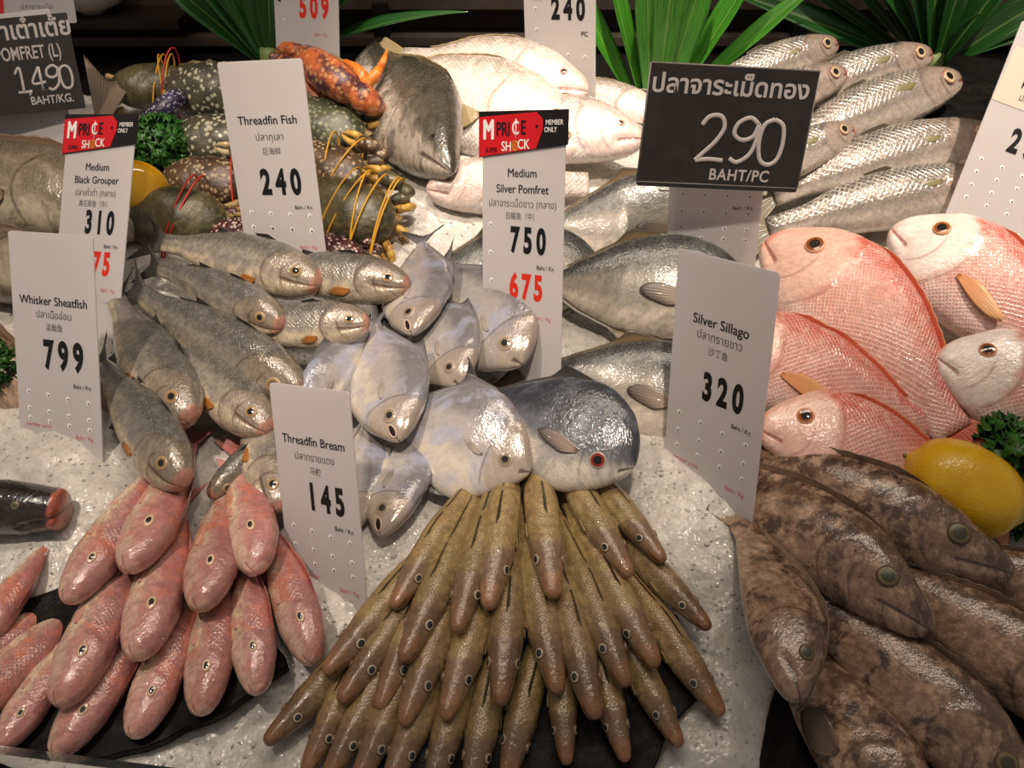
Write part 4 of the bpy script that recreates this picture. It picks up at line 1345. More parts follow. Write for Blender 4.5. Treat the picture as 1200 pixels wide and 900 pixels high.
make_crab('olive mud crab tied with yellow strings, rearmost at the left of the heap', 178, 102, 4.2, 10.0, 8, 42, 0, 'mud', 'leg', (STRING_Y, [(.10, .15), (.16, -.1), (.22, .1)]), claws=(), legs=(-1,))
make_crab('large grey crab with pale speckles over its whole shell, beside the mud crab', 246, 110, 4.6, 12.5, -6, 66, -6, 'speck', 'leg', (STRING_R, [(-.40, .06)]), claws=(), legs=())
make_crab('pale-speckled grey crab half hidden by the Threadfin Fish tag, middle of the left column', 256, 168, 3.8, 11.5, -4, 46, 0, 'speck', 'pale', claws=(), legs=())
make_crab('brown speckled crab behind the red-tied crab, beside the yellow pepper', 242, 216, 3.4, 10.5, -4, 46, 0, 'brown', 'pale', (STRING_R, [(.34, -.1)]), claws=(1,), legs=())
make_crab('dark olive crab tied with red strings, front one on the ice', 204, 258, 2.8, 12.0, -6, 50, 6, 'mud', 'leg', (STRING_R, [(.05, .22), (.10, .28)]), claws=(), legs=(1,))
make_crab('plum-brown crab with white spots behind the uppermost grey threadfin', 282, 280, 2.2, 8.0, -14, 35, 0, 'plum', 'leg', (STRING_Y, [(.22, -.1)]), clawm='plum')
OC = make_crab('orange and purple crab with a raised claw, topmost of the right column', 352, 112, 4.6, 12.0, -28, 44, 10, 'orange', 'leg', None, claws=(-1,), clawm='orange')
make_crab('grey-green speckled crab with ochre paddles under the orange crab', 372, 152, 4.4, 12.5, -24, 46, 8, 'green', 'ochre', None, claws=(1,), legs=(1,))
make_crab('yellowish brown crab tied with thin strings, third down the right column', 378, 204, 3.8, 12.0, -24, 44, 8, 'brown', 'ochre', (STRING_Y, [(.2, .2), (.1, -.2)]), claws=(1,), legs=(1,))
make_crab('dark brown crab tied with broad yellow bands, lowest of the right column', 402, 250, 3.2, 12.5, -24, 46, 8, 'mud', 'ochre', (STRING_Y, [(-.05, .15), (.05, .2), (.18, -.1), (.24, .1), (.4, .0), (.42, .03)]), claws=(1,), legs=(1,))
make_crab('plum crab with white-spotted claws just above the small silver pomfret', 388, 300, 1.8, 8.5, -30, 24, 0, 'plum', 'pale', None, clawm='plum')


def seen_limb(o, name, spots, mat, parent=None, n=12):
    """a limb of crab o through (photo x, photo y, cm above the bed, radius cm)"""
    inv = o.matrix_world.inverted()
    pts = [inv @ Vector(P(x, y, h / 100.0)) for x, y, h, r in spots]
    m = MB()
    m.tube(np.array([tuple(p) for p in pts]), [r / 100.0 for *_, r in spots], n)
    return m.build(name, mat, parent or o)


c = seen_limb(OC, 'claw', [(446, 128, 6.2, .9), (436, 122, 7.4, 1.5), (424, 114, 8.4, 1.7), (414, 106, 8.8, 1.3)], CM['orange'])
seen_limb(OC, 'palm', [(418, 110, 8.6, 1.2), (408, 104, 8.9, 1.9), (390, 91, 9.2, 2.2), (370, 77, 9.2, 2.1), (357, 67, 9.0, 1.5), (352, 63, 8.9, 1.0)], CM['orange'], c)
seen_limb(OC, 'fixed_finger', [(358, 66, 9.2, 1.1), (345, 58, 9.2, .9), (333, 56, 9.0, .7), (323, 61, 8.6, .25)], CM['orange'], c)
seen_limb(OC, 'movable_finger', [(360, 74, 8.6, 1.0), (346, 69, 8.2, .8), (334, 68, 8.0, .6), (325, 70, 7.8, .2)], CM['orange'], c)
ORL = crab_mat('orange_leg_shell', (222, 124, 44), (236, 176, 90), 160, .5, (206, 104, 36))
l1 = seen_limb(OC, 'leg', [(426, 102, 7.0, .7), (430, 98, 7.5, .75), (440, 88, 8.2, .7), (446, 79, 8.6, .5)], ORL)
seen_limb(OC, 'leg_tip', [(445, 80, 8.6, .5), (450, 70, 9.0, .4), (454, 57, 9.4, .08)], ORL, l1)
seen_limb(OC, 'leg', [(426, 100, 6.6, .7), (424, 88, 7.2, .8), (418, 80, 7.4, .6), (405, 73, 7.4, .4), (398, 72, 7.2, .1)], ORL)
# blue claw of the speckled crab in front of it
BC = bpy.data.objects['crab.001']
c = seen_limb(BC, 'claw', [(168, 142, 4.2, .7), (180, 136, 4.8, 1.1), (196, 126, 5.4, 1.5), (208, 114, 5.8, 1.2), (213, 108, 6.0, .6)], CM['blue'])
seen_limb(BC, 'fixed_finger', [(170, 141, 4.3, .7), (158, 142, 4.0, .5), (146, 141, 3.8, .15)], CM['leg'], c)


# ------------------------------------------------------------------ pandan plants, parsley, lemons
def leaf_mat(name, a, b, rough=.35):
    t = NT(name)
    s = t.node('SeparateXYZ', {0: t.node('Attribute', attribute_name='fin').outputs['Vector']})
    w = t.noise(t.node('CombineXYZ', {0: t.math('MULTIPLY', s.outputs[0], 9.0), 1: t.math('MULTIPLY', s.outputs[1], .6), 2: t.node('ObjectInfo').outputs['Random']}).outputs[0], 3.0, 4.0)
    c = t.mix(t.step(w, .35, .65), lin(a), lin(b))
    c = t.mix(t.step(t.math('ABSOLUTE', s.outputs[0]), .0, .1, .35, 0.0), c, lin((150, 176, 96)))
    return t.set(base=c, rough=rough, coat=.2)


LEAF = leaf_mat('pandan_leaf', (40, 104, 24), (82, 156, 44))
LEAF_D = leaf_mat('dark_palm_leaf', (22, 62, 24), (40, 92, 34))


def blade(root, base, tip, width, sag, roll, mat, fold=.35):
    base, tip = np.array(base), np.array(tip)
    L = np.linalg.norm(tip - base)
    c = (base + tip) / 2 + np.array([0, 0, sag * L])
    u = np.linspace(0, 1, 26)[:, None]
    C = (1 - u)**2 * base + 2 * u * (1 - u) * c + u**2 * tip
    t = np.gradient(C, axis=0)
    t /= np.linalg.norm(t, axis=1)[:, None]
    view = unit(CAM - base)
    a = np.cross(t, view)
    a /= np.linalg.norm(a, axis=1)[:, None]
    b = np.cross(a, t)
    r = math.radians(roll)
    A = a * math.cos(r) + b * math.sin(r)
    B = -a * math.sin(r) + b * math.cos(r)
    ks = np.linspace(-1, 1, 7)
    s = u[:, 0]
    w = width / 2 * (0.34 + .8 * np.sin(np.clip(s * 1.25, 0, 1) * math.pi * .6)) * np.minimum(1, (1 - s) / .45)**.8
    pts = C[:, None] + A[:, None] * (ks[None, :, None] * w[:, None, None]) + B[:, None] * (np.abs(ks)[None, :, None] * w[:, None, None] * fold)
    V, F = slab_grid(pts, B[:, None] * np.ones((1, 7, 1)), .0008)
    at = np.stack([np.broadcast_to(ks[None], (26, 7)), np.broadcast_to(s[:, None] * L * 10, (26, 7)), np.zeros((26, 7))], -1).reshape(-1, 3)
    link('leaf', mesh_from('leaf', V, F, True, {'fin': np.vstack([at, at])}, [mat]), root)


def ray_at(px, py, y):
    """point on the line of sight at world depth y"""
    d = ray(px, py)
    return CAM + d * ((y - CAM[1]) / d[1])


def plant(name, label, foot, y, tips, mat, w):
    b0 = ray_at(foot[0], foot[1], y)
    o = empty(name, label, 'plant', None, tuple(b0))
    o.matrix_world = Matrix.Translation(b0)
    m = MB()
    m.tube([np.zeros(3) - NB * .03, np.zeros(3), NB * .02], [.014, .016, .012], 10)
    m.build('stem_base', flat_mat('plant_stem', (120, 140, 80), .5), o)
    for (tx, ty, dy, wd, sag, rl, ox) in tips:
        tp = ray_at(tx, ty, y + dy) - b0
        bs = ray_at(foot[0] + ox, foot[1], y) - b0
        blade(o, bs, tp, w * wd, sag, rl, mat)
    return o


# foliage bundles stand along the back ledge
plant('pandan_leaves', 'bright green pandan leaf bundle standing behind the chalk board in the middle', (765, 125), .50,
      [(640, -70, .02, .9, .02, 10, -18), (700, -90, .0, 1.0, .0, -20, -12), (757, -110, -.02, 1.1, .0, 10, -4), (800, -110, -.03, 1.15, .0, 15, 4), (846, -100, -.02, 1.2, .0, -15, 12), (915, -80, .0, 1.2, .02, 20, 20), (985, -40, .03, .8, .04, 0, 26)], LEAF, .030)
plant('palm_leaves', 'dark green fan of palm leaves behind the mullets at the upper right', (1090, 78), .56,
      [(845, -12, .02, 1.0, .03, 20, -10), (900, -40, .03, .8, .03, 0, -12), (940, -70, .0, 1.1, .02, -10, -10), (995, -90, .0, 1.2, .02, 10, -6), (1050, -100, -.02, 1.2, .0, 0, -3), (1100, -110, -.02, 1.2, .0, 10, 2), (1150, -100, -.02, 1.1, .0, -10, 6), (1215, -70, -.02, 1.2, .02, 20, 10), (1260, -20, -.02, 1.2, .05, -20, 12), (1240, 30, -.03, 1.0, .08, 10, 10), (1150, 15, -.05, 1.0, .15, 10, 4), (1020, -20, -.04, .9, .08, 0, -6), (1180, -40, .04, 1.0, .0, 0, 6)], LEAF_D, .034)
plant('palm_leaves', 'dark green palm leaves hanging behind the crabs at the upper left', (318, 72), .57,
      [(150, -60, .0, 1.1, .02, 10, -12), (185, -90, .0, 1.2, .02, -10, -8), (225, -110, .0, 1.2, .0, 0, -5), (270, -120, .0, 1.2, .0, 10, -2), (310, -120, -.02, 1.1, .0, -10, 0), (350, -110, .0, 1.1, .0, 10, 4), (400, -90, .0, 1.1, .0, 0, 6), (470, -50, .0, 1.2, .03, 15, 10), (548, 14, -.02, .75, .10, 10, 14), (430, -70, .03, 1.0, .02, 0, 8)], LEAF_D, .034)


def parsley(label, px, py, h, rad, seed, n=420, frame=(1, 1)):
    o = empty('parsley', label, 'parsley', 'sprigs of curly parsley garnish')
    c0 = P(px, py, h / 100.0)
    o.location = c0
    o.matrix_world = Matrix.Translation(c0)
    rg = np.random.default_rng(seed)
    st, lf = MB(), MB()
    r = rad / 100.0
    for i in range(14):
        d = unit(rg.normal(size=3) + NB * .6)
        st.tube([-NB * r * .9, d * r * .3, d * r * .8], [.0012, .001, .0007], 5)
    for i in range(n):
        d = unit(rg.normal(size=3) + NB * .25)
        p = d * r * rg.uniform(.45, 1.0) * np.array([frame[0], 1, frame[1]])
        a = unit(np.cross(d, rg.normal(size=3)))
        b = np.cross(d, a)
        s = r * rg.uniform(.10, .21)
        # ruffled, lobed leaflet
        q = 14
        ring = []
        for j in range(q):
            g = 2 * math.pi * j / q
            k = 1 + .35 * math.cos(3 * g) + (.18 if j % 2 else -.1)
            ring.append(p + (a * math.cos(g) + b * math.sin(g)) * s * k * .8 + d * s * .55 * math.sin(5 * g + i))
        mid = p - d * s * .25
        ring2 = [x + d * .0006 for x in ring]
        lf.add([mid] + ring + [mid + d * .0006] + ring2, [(0, 1 + (j + 1) % q, 1 + j) for j in range(q)] + [(q + 1, q + 2 + j, q + 2 + (j + 1) % q) for j in range(q)] + [(1 + j, 1 + (j + 1) % q, q + 2 + (j + 1) % q, q + 2 + j) for j in range(q)])
    st.build('stems', PARS_ST, o)
    lf.build('leaves', PARS, o)


t = NT('parsley_leaf')
nz = t.noise(t.node('TexCoord').outputs['Object'], 160.0, 3.0)
PARS = t.set(base=t.mix(t.step(nz, .35, .65), lin((26, 72, 20)), lin((58, 122, 40))), rough=.4, spec=.5)
PARS_ST = flat_mat('parsley_stem', (90, 140, 60), .4)
parsley('dark green curly parsley beside the yellow pepper and the crabs', 190, 180, 3.0, 4.6, 1)
parsley('dark green curly parsley right of the lemon by the brown groupers', 1196, 556, 2.6, 5.4, 2, 480)
parsley('dark green curly parsley at the left edge beside the Whisker Sheatfish tag', -6, 432, 2.2, 2.8, 3, 220)


def lemon(label, px, py, h, L, W, yaw, tilt):
    t = NT('lemon_peel')
    tc = t.node('TexCoord').outputs['Object']
    v = t.voronoi(tc, 420.0)
    t.bump(t.math('ADD', v.outputs['Distance'], t.math('MULTIPLY', t.noise(tc, 120.0), .8)), .35, .0006)
    PEEL = t.set(base=t.mix(t.step(t.noise(tc, 30.0), .35, .65), lin((228, 174, 14)), lin((240, 192, 26))), rough=.34, coat=.3, sss=.08, sssr=(1, .7, .1), ssss=.004)
    n, m = 40, 32
    V = []
    for i in range(n):
        s = -1 + 2 * i / (n - 1)
        r = math.sqrt(max(0, 1 - abs(s / 1.0)**2.3))
        x = s * .5
        if abs(s) > .86:
            nip = (abs(s) - .86) / .14
            r = max(r * (1 - nip) + .10 * nip * (1.4 - nip), 0.004)
            x = (.43 + .085 * nip) * (1 if s > 0 else -1)
            if nip >= .999:
                r = .01
        for j in range(m):
            a = 2 * math.pi * j / m
            V.append((x * L / 100, r * W / 200 * math.cos(a), r * W / 200 * math.sin(a)))
    F = grid_faces(n, m, wrap=True) + [tuple(reversed(range(m))), tuple((n - 1) * m + j for j in range(m))]
    o = link('lemon', mesh_from('lemon', V, [tuple(reversed(f)) for f in F], True, None, [PEEL]), None, label, 'lemon')
    o.matrix_world = Matrix.Translation(P(px, py, h / 100.0)) @ Matrix.Rotation(math.radians(yaw), 4, 'Z') @ Matrix.Rotation(math.radians(tilt), 4, 'Y')
    m = MB()
    m.tube([(-.515 * L / 100, 0, 0), (-.535 * L / 100, 0, 0)], [.0022, .0014], 8)
    m.build('stem_scar', flat_mat('lemon_scar', (120, 110, 40), .6), o)
    return o


lemon('whole yellow lemon lying between the snappers and the brown groupers', 1129, 572, 5.0, 9.6, 7.2, -34, 12)

# yellow pepper half hidden by a price tag
t = NT('pepper_skin')
tc = t.node('TexCoord').outputs['Object']
PEP = t.set(base=t.mix(t.step(t.noise(tc, 25.0), .35, .65), lin((230, 160, 8)), lin((240, 184, 20))), rough=.16, coat=.8)
V = []
n, m = 26, 48
for i in range(n):
    s = i / (n - 1)
    ph = s * math.pi
    for j in range(m):
        a = 2 * math.pi * j / m
        lob = 1 + .07 * math.cos(4 * a) * math.sin(ph)
        r = (math.sin(ph)**.7 if 0 < s < 1 else 0.02) * lob
        dip = .10 * math.exp(-(math.sin(ph) / .45)**2)
        V.append((.030 * r * math.cos(a), .030 * r * math.sin(a), .030 * (math.cos(ph) * (1 - dip * 2.2))))
pp = link('yellow_pepper', mesh_from('yellow_pepper', V, [tuple(reversed(f)) for f in grid_faces(n, m, wrap=True)], True, None, [PEP]), None, 'small glossy yellow pepper below the parsley beside the crabs', 'pepper')
pp.matrix_world = Matrix.Translation(P(162, 221, .050)) @ Matrix.Rotation(math.radians(-40), 4, 'Y') @ Matrix.Rotation(math.radians(15), 4, 'X')
m_ = MB()
m_.tube([(0, 0, .021), (.001, 0, .030), (.004, .001, .036)], [.005, .0032, .0036], 8)
m_.build('stalk', flat_mat('pepper_stalk', (90, 120, 40), .4), pp)

# white bowl on the back shelf
m_ = MB()
prof = [(.018, 0), (.020, .004), (.040, .012), (.055, .03), (.060, .05), (.057, .05), (.05, .03), (.036, .016), (.0, .012)]
q = 40
V = [(r * math.cos(2 * math.pi * j / q), r * math.sin(2 * math.pi * j / q), z) for r, z in prof for j in range(q)]
m_.add(V, [tuple(reversed(f)) for f in grid_faces(len(prof), q, wrap=True)] + [tuple(range(q))])
CER = flat_mat('white_ceramic', (222, 214, 206), .25, coat=.5)
bw = link('bowl', _bm(m_, 'bowl', CER), None, 'white bowl standing at the back above the left chalk board', 'bowl')
bw.matrix_world = Matrix.Translation(ray_at(110, 14, .64))
m_ = MB()
m_.tube([(.06 * math.cos(a), .06 * math.sin(a), .05) for a in np.linspace(0, 2 * math.pi, 40, endpoint=False)], .0022, 8, closed=True)
m_.build('rim', CER, bw)
# narrow shelf that carries the bowl
m_ = MB()
sp = ray_at(110, 14, .64)
m_.box(sp + np.array([-.05, .01, -.006]), (.36, .10, .012))
m_.build('trim_5', STEEL, None, False, kind='structure')


# ------------------------------------------------------------------ the fish on the ice
# each: snout (photo x, y, cm above the bed), tail root (same), roll, options, label
BREAM = [
    ((78, 706, 4.6), (182, 545, 3.0), 162, {}, 'pink bream with an orange flank, upper left of its heap beside the ice'),
    ((150, 668, 5.2), (224, 520, .5), 162, {}, 'pink bream whose tail lies under the snout of the lowest grey threadfin'),
    ((70, 828, 3.6), (162, 625, 1.8), 162, {}, 'large pale-bellied pink bream with head pointing down, largest of the heap'),
    ((160, 772, 4.0), (214, 590, .6), 162, {}, 'purplish pink bream with a red fin line, in the middle of the heap'),
    ((64, 886, 1.8), (188, 700, .8), 162, {}, 'pink bream at the front of the slate board, snout touching the glass edge'),
    ((-4, 880, 1.8), (104, 725, .8), 162, {}, 'pale pink bream in the lower left corner with its eye beside the frame'),
    ((-75, 862, 2.4), (118, 690, -1.0), 156, {}, 'orange-pink bream lying slanted at the left edge, head out of view'),
    ((-80, 815, 2.4), (90, 690, -1.0), 156, {'depth': .9}, 'narrow orange bream tail uppermost of the slanted ones at the left edge'),
    ((156, 865, 1.8), (232, 682, .8), 162, {}, 'pink bream on bare slate, third head from the left in the front row'),
    ((235, 838, 2.0), (262, 655, 1.2), 156, {'depth': 1.02}, 'plump pink bream lying upright on the slate, pale snout straight down'),
    ((235, 714, 4.4), (272, 560, 1.0), 156, {'depth': 1.1}, 'mauve-backed bream half buried in the ice above the plump one'),
    ((301, 670, 4.4), (278, 530, 1.0), 156, {'depth': 1.05}, 'salmon-pink bream right beside the Threadfin Bream tag, tail in the ice'),
    ((302, 813, 2.2), (284, 640, 1.4), 156, {'depth': .95}, 'pink bream with mauve snout at the right end of the slate board'),
    ((368, 777, 2.2), (312, 612, 1.4), 156, {'depth': .95}, 'reddest pink bream, rightmost of the heap beside the sillago'),
    ((-32, 762, 2.6), (62, 628, .8), 156, {'depth': .9}, 'dark pink bream tail lying alone at the left edge on ice'),
]
for a, b, r, kw, lb in BREAM:
    make_fish('bream', 'bream', 'fish', 'pink breams on the slate board', lb, a, b, r, **kw)

SILLAGO = [
    ((311, 871, 1.2), (478, 685, .6), 55, {'bend': -.05}, 'lowest-left sillago of the fan, snout resting on bare ice'),
    ((381, 789, 2.8), (548, 588, 1.6), 60, {'bend': -.04}, 'sillago second in from the upper left edge of the fan, beside the reddest bream'),
    ((357, 906, 1.0), (470, 690, .6), 60, {}, 'dark sillago cut off at the bottom edge, next to the lowest-left one'),
    ((399, 823, 2.6), (545, 620, 1.2), 62, {}, 'sillago with yellowish snout tip below the one beside the reddest bream'),
    ((382, 916, 1.4), (505, 690, .8), 62, {}, 'sillago cut off at the bottom edge, second to the right of the lowest-left one'),
    ((445, 832, 2.4), (536, 600, 1.2), 64, {}, 'brown-headed sillago in the left middle row, half covered by its upper neighbour'),
    ((472, 775, 4.0), (568, 558, 2.6), 66, {'bend': -.02}, 'long pale sillago lying on top of the left half of the fan'),
    ((473, 850, 2.8), (562, 618, 1.4), 66, {}, 'purple-headed sillago in the middle row below the long pale one'),
    ((417, 922, 1.6), (522, 690, .8), 66, {}, 'sillago at the bottom edge with one eye just above the frame'),
    ((522, 843, 2.8), (594, 610, 1.4), 72, {}, 'olive sillago with a fin line, left of the straight-down one'),
    ((535, 741, 4.4), (592, 530, 2.6), 72, {}, 'dark-headed sillago high in the fan under the large white pomfret'),
    ((572, 713, 4.6), (606, 500, 2.8), 78, {}, 'short-looking sillago with pale jaw just left of the palest one'),
    ((586, 826, 3.4), (606, 590, 1.6), 88, {}, 'sillago pointing straight down with both eyes showing, centre of the fan'),
    ((452, 930, 1.4), (552, 692, .6), 70, {}, 'purplish sillago running out of the bottom edge, left of centre'),
    ((502, 935, 1.2), (574, 692, .6), 76, {}, 'pale-backed sillago running out of the bottom edge under the olive one'),
    ((549, 935, 1.4), (598, 692, .8), 80, {}, 'broad mauve-shouldered sillago at the bottom edge below the centre'),
    ((592, 918, 1.4), (650, 682, .8), 100, {}, 'reddish-snouted sillago at the bottom edge right of centre'),
    ((649, 700, 4.6), (620, 490, 2.8), 100, {}, 'palest sillago, uppermost in the middle of the fan'),
    ((654, 813, 3.2), (605, 585, 1.6), 112, {}, 'sillago right of the straight-down one, single white-ringed eye'),
    ((698, 842, 3.2), (636, 605, 1.6), 112, {}, 'slender sillago with a long dark fin line, right of centre'),
    ((734, 804, 3.4), (646, 588, 1.8), 116, {}, 'sillago with wet highlights on its head in the right middle row'),
    ((769, 781, 3.6), (655, 575, 2.0), 104, {}, 'sillago of the right middle row showing both eyes from above'),
    ((738, 675, 4.6), (634, 505, 3.0), 116, {}, 'second uppermost sillago at the right top of the fan'),
    ((778, 658, 4.2), (660, 515, 2.8), 120, {}, 'uppermost right sillago with its snout on clean ice'),
    ((831, 737, 2.8), (690, 588, 1.6), 124, {}, 'dark brown sillago, rightmost of the fan in the middle height'),
    ((846, 838, 1.8), (708, 638, 1.0), 120, {}, 'lowest-right sillago with reddish snout lying over the slate edge'),
    ((797, 875, 1.8), (692, 678, .8), 116, {}, 'orange-snouted sillago at the lower right over bare slate'),
    ((733, 892, 1.8), (677, 682, .8), 98, {}, 'sillago over dark slate with two ringed eyes, right of the lowest middle one'),
    ((664, 896, 1.8), (650, 692, .8), 92, {}, 'sillago pointing straight down at the bottom with two ringed eyes'),
    ((461, 712, 4.2), (572, 540, 2.6), 60, {}, 'uppermost left sillago beside the Threadfin Bream tag'),
]
for a, b, r, kw, lb in SILLAGO:
    make_fish('sillago', 'sillago', 'fish', 'fan of olive-brown sillago', lb, a, b, r, **kw)

THREADFIN = [
    ((374, 334, 6.4), (192, 284, 4.6), 160, {'bend': -.04}, 'uppermost grey threadfin with a pink snout below the Threadfin Fish tag'),
    ((479, 336, 6.6), (292, 318, 4.8), 164, {'bend': -.04}, 'grey threadfin with a red snout tip, upper right of its heap beside the pomfrets'),
    ((332, 384, 5.6), (186, 314, 4.0), 135, {'bend': -.04, 'depth': .92}, 'dark grey threadfin second from the top at the left, round pale snout'),
    ((432, 380, 6.0), (262, 390, 3.6), 164, {'bend': -.03, 'depth': 1.1}, 'grey threadfin with orange fin, third one down on the right side'),
    ((356, 470, 3.8), (166, 346, 3.4), 140, {}, 'long grey threadfin whose head hides behind the Threadfin Bream tag'),
    ((223, 494, 4.6), (136, 350, 2.8), 160, {'bend': .03}, 'grey threadfin with yellow jaw at the left on the ice'),
    ((314, 506, 4.2), (188, 402, 2.6), 165, {'bend': -.03}, 'silvery threadfin with open yellow jaw above the ice hole'),
    ((214, 568, 5.4), (118, 430, 3.2), 145, {'bend': -.02}, 'blue-grey threadfin lowest at the left, snout over the pink breams'),
    ((246, 583, 2.4), (362, 470, 2.0), 60, {'depth': .75}, 'narrow threadfin pointing down left with a gaping tip'),
    ((326, 598, 3.4), (300, 440, 1.6), 168, {}, 'pale threadfin head poking out left of the Threadfin Bream tag'),
]
for a, b, r, kw, lb in THREADFIN:
    make_fish('threadfin', 'threadfin', 'fish', 'grey threadfin fish heap', lb, a, b, r, **kw)

POMFRET = [
    ((484, 392, 6.0), (494, 284, 4.0), 155, {'depth': .85}, 'small silver pomfret with open mouth at the top of the pomfret heap', (.05, -.25, .028)),
    ((345, 500, 3.2), (438, 378, 4.2), 30, {'depth': .62}, 'silver pomfret with raised forked tail, head behind the Threadfin Bream tag', None),
    ((469, 516, 5.6), (440, 380, 4.4), 158, {'depth': .88}, 'silver pomfret with open mouth facing down, right of the Threadfin Bream tag', (.05, -.25, .03)),
    ((541, 452, 4.8), (492, 346, 3.8), 155, {'depth': 1.0}, 'grey silver pomfret between the two upper ones, snout down', None),
    ((613, 426, 5.2), (522, 312, 4.0), 158, {'depth': 1.12}, 'silver pomfret with banded flank left of the 750 tag foot', None),
    ((447, 628, 3.2), (490, 476, 2.0), 160, {'depth': .72}, 'lowest silver pomfret lying on clean ice by the Threadfin Bream tag', (.05, -.25, .03)),
    ((621, 552, 5.4), (462, 476, 4.0), 162, {'depth': 1.18}, 'large white silver pomfret left of the red-eyed black one', None),
    ((416, 620, 2.2), (430, 490, 1.8), 150, {'depth': .8}, 'silver pomfret almost hidden behind the right edge of the Threadfin Bream tag', None),
]
for a, b, r, kw, lb, g in POMFRET:
    make_fish('pomfret', 'pomfret', 'fish', 'silver pomfret heap', lb, a, b, r, gape=g, **kw)

make_fish('black_pomfret', 'pomfret', 'fish', None, 'big black-backed pomfret with a red eye and white belly in front of the heap', (744, 545, 6.8), (560, 462, 5.4), 165, depth=1.16)
for a, b, r, kw, lb in [
    ((880, 345, 4.4), (628, 330, 3.4), 165, {'depth': .92}, 'dark-backed grey pomfret behind the Silver Sillago tag, upper one'),
    ((862, 478, 3.2), (625, 432, 2.2), 165, {'depth': .9}, 'green-tinged pale pomfret behind the Silver Sillago tag, lower one'),
    ((860, 262, 3.4), (632, 268, 2.4), 165, {'depth': 1.05}, 'grey pomfret under the black 290 board with only its flank showing'),
    ((705, 315, 3.2), (478, 332, 2.6), 168, {'depth': .95}, 'grey pomfret with a dark back edge behind the 750 tag'),
]:
    make_fish('grey_pomfret', 'pomfret', 'fish', 'large grey pomfrets', lb, a, b, r, **kw)

for key, a, b, r, kw, lb in [
    ('dark_seabass', (529, 202, 6.0), (428, 62, 3.4), 150, {'depth': 1.15, 'parts': ('dorsal', 'anal')}, 'dark grey sea bass with its snout down right beside the crabs'),
    ('seabass', (690, 170, 4.6), (405, 95, 3.2), 165, {'depth': 1.15, 'bend': -.05}, 'large scaled sea bass with a broad back behind the dark one'),
    ('seabass', (690, 108, 6.0), (470, 70, 4.6), 165, {'depth': 1.1, 'bend': -.04}, 'brightly lit white sea bass, rearmost, snout by the 240 tag'),
    ('seabass', (755, 163, 5.2), (540, 150, 4.0), 168, {'depth': 1.2, 'bend': -.04}, 'pinkish sea bass with a red cheek right of the sale tag'),
    ('seabass', (500, 222, 3.4), (690, 215, 2.6), 20, {'depth': 1.15, 'parts': ('dorsal',)}, 'pale sea bass facing left on the ice under the dark one'),
    ('seabass', (800, 150, 2.0), (600, 100, 1.6), 165, {'depth': .9}, 'white sea bass glimpsed between the pink one and the 290 board'),
]:
    make_fish(key, 'sea_bass', 'fish', 'sea bass at the back of the bed', lb, a, b, r, **kw)

for a, b, r, kw, lb in [
    ((980, 52, 8.0), (806, 118, 6.0), 155, {'bend': -.02}, 'rearmost silver mullet, head just above the 290 board'),
    ((1090, 64, 7.6), (890, 130, 5.5), 155, {'bend': -.03}, 'silver mullet second from the back with its snout under the palm leaves'),
    ((990, 86, 8.6), (806, 158, 6.5), 155, {'bend': -.02}, 'silver mullet with pink-ringed eye right behind the corner of the 290 board'),
    ((1123, 94, 6.6), (905, 180, 5.0), 158, {'bend': -.04}, 'silver mullet with green pectoral fin in front of the dark slate'),
    ((999, 152, 7.4), (830, 232, 5.5), 158, {'bend': -.02}, 'red-nosed silver mullet right of the 290 board edge'),
    ((1164, 160, 5.4), (905, 228, 3.8), 158, {'bend': -.04, 'depth': 1.05}, 'scaly silver mullet with its eye touching the leaning tag'),
    ((1170, 215, 4.2), (900, 268, 3.0), 158, {'bend': -.04}, 'lowest silver mullet above the red snappers, head behind the leaning tag'),
]:
    make_fish('mullet', 'mullet', 'fish', 'silver mullets at the upper right', lb, a, b, r, **kw)

for a, b, r, kw, lb in [
    ((899, 282, 6.0), (1118, 508, 3.6), 18, {'bend': .05, 'depth': 1.2, 'parts': ('tail', 'dorsal', 'anal')}, 'red snapper with a yellow-ringed eye, largest one, below the mullets'),
    ((1046, 268, 6.6), (1275, 440, 4.6), 12, {'bend': .04, 'depth': 1.25}, 'red snapper with a head painted overlit white under the leaning tag'),
    ((815, 400, 4.6), (1092, 505, 3.0), 18, {'bend': .05, 'depth': 1.1}, 'red snapper whose head is hidden by the Silver Sillago tag'),
    ((888, 500, 5.0), (1150, 590, 2.8), 16, {'bend': .05, 'depth': 1.2, 'parts': ('tail', 'dorsal', 'anal')}, 'pink snapper lying behind the groupers, touching the lemon'),
    ((1098, 418, 6.2), (1355, 540, 4.6), 10, {'bend': .03, 'depth': 1.35, 'parts': ('tail', 'dorsal', 'anal')}, 'red snapper at the right edge with a brown-ringed eye above the lemon'),
]:
    make_fish('overlit_head_snapper' if a[0] > 1000 else 'snapper', 'snapper', 'fish', 'red snappers', lb, a, b, r, **kw)

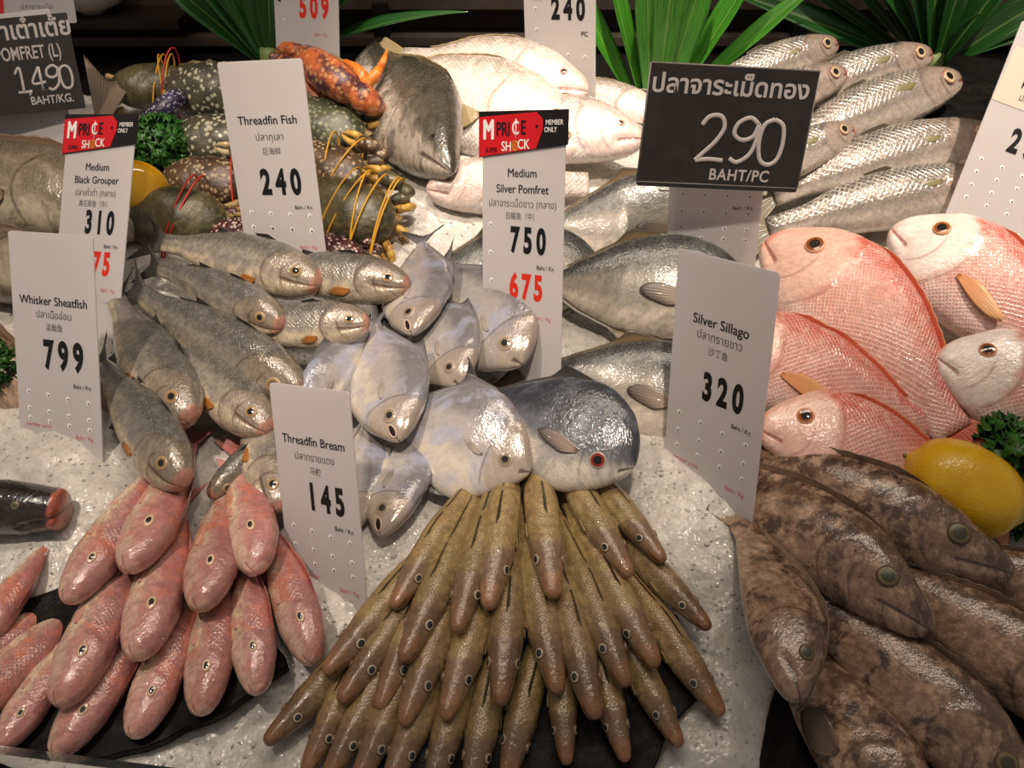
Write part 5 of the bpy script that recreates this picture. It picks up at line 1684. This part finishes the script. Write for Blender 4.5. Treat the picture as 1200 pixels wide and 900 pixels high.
for a, b, r, kw, lb in [
    ((1186, 672, 5.8), (835, 528, 1.6), 155, {'bend': -.03, 'depth': .88, 'thick': .85, 'parts': ('tail', 'dorsal', 'anal')}, 'rear brown grouper lying under the lemon'),
    ((1090, 738, 6.6), (818, 538, 1.6), 154, {'bend': -.05, 'depth': .92, 'thick': .9, 'parts': ('tail', 'dorsal', 'anal')}, 'brown grouper with jutting lower lip in the middle of its heap'),
    ((938, 822, 6.6), (868, 612, 3.2), 174, {'bend': -.08, 'depth': 1.06, 'thick': 1.0, 'parts': ('tail', 'dorsal')}, 'smaller grouper with a blue-grey eye, left end of the heap, head down'),
    ((1110, 1030, 3.4), (880, 720, -1.5), 158, {'bend': -.04, 'depth': .92}, 'brown grouper at the bottom with a dark pectoral fin showing'),
    ((1228, 965, 4.2), (925, 690, 2.0), 152, {'bend': -.06, 'depth': .95, 'parts': ('tail', 'dorsal', 'anal')}, 'large blotched grouper sloping out of the lower right'),
    ((1330, 885, 4.6), (1010, 655, 2.4), 152, {'bend': -.04, 'depth': .95, 'parts': ('tail', 'dorsal', 'anal')}, 'brown grouper at the right edge below the one with the jutting lip'),
    ((1360, 750, 4.0), (1080, 640, 2.0), 155, {'parts': ('tail', 'dorsal', 'anal')}, 'dark grouper back glimpsed at the right edge below the lemon'),
]:
    make_fish('grouper', 'grouper', 'fish', 'brown groupers', lb, a, b, r, **kw)

make_fish('pale_grouper', 'grouper', 'fish', None, 'pale mottled grouper with a grey gill patch under the left chalk board', (172, 262, 3.0), (-150, 192, 3.0), 165, bend=-.03, depth=.95)
make_fish('pale_grouper', 'grouper', 'fish', None, 'pale wet grouper behind the Whisker Sheatfish tag at the left edge', (110, 330, 3.0), (-150, 290, 2.0), 165, depth=.9)
make_fish('grouper', 'grouper', 'fish', None, 'brown mottled grouper flank at the left edge above the ice', (-230, 350, 2.6), (70, 470, .6), 20, depth=1.1)
make_fish('dark_rockfish', 'rockfish', 'fish', None, 'blackish fish with salmon-pink lips at the left edge on ice', (74, 597, 3.2), (-150, 590, 2.4), 130, depth=.85)
make_fish('standing_tail', 'sea_bass', 'fish', None, 'fish tail fin standing up grey beside the left chalk board', (92, 330, 1.0), (120, 140, 5.0), 20, depth=.6, parts=('tail',))
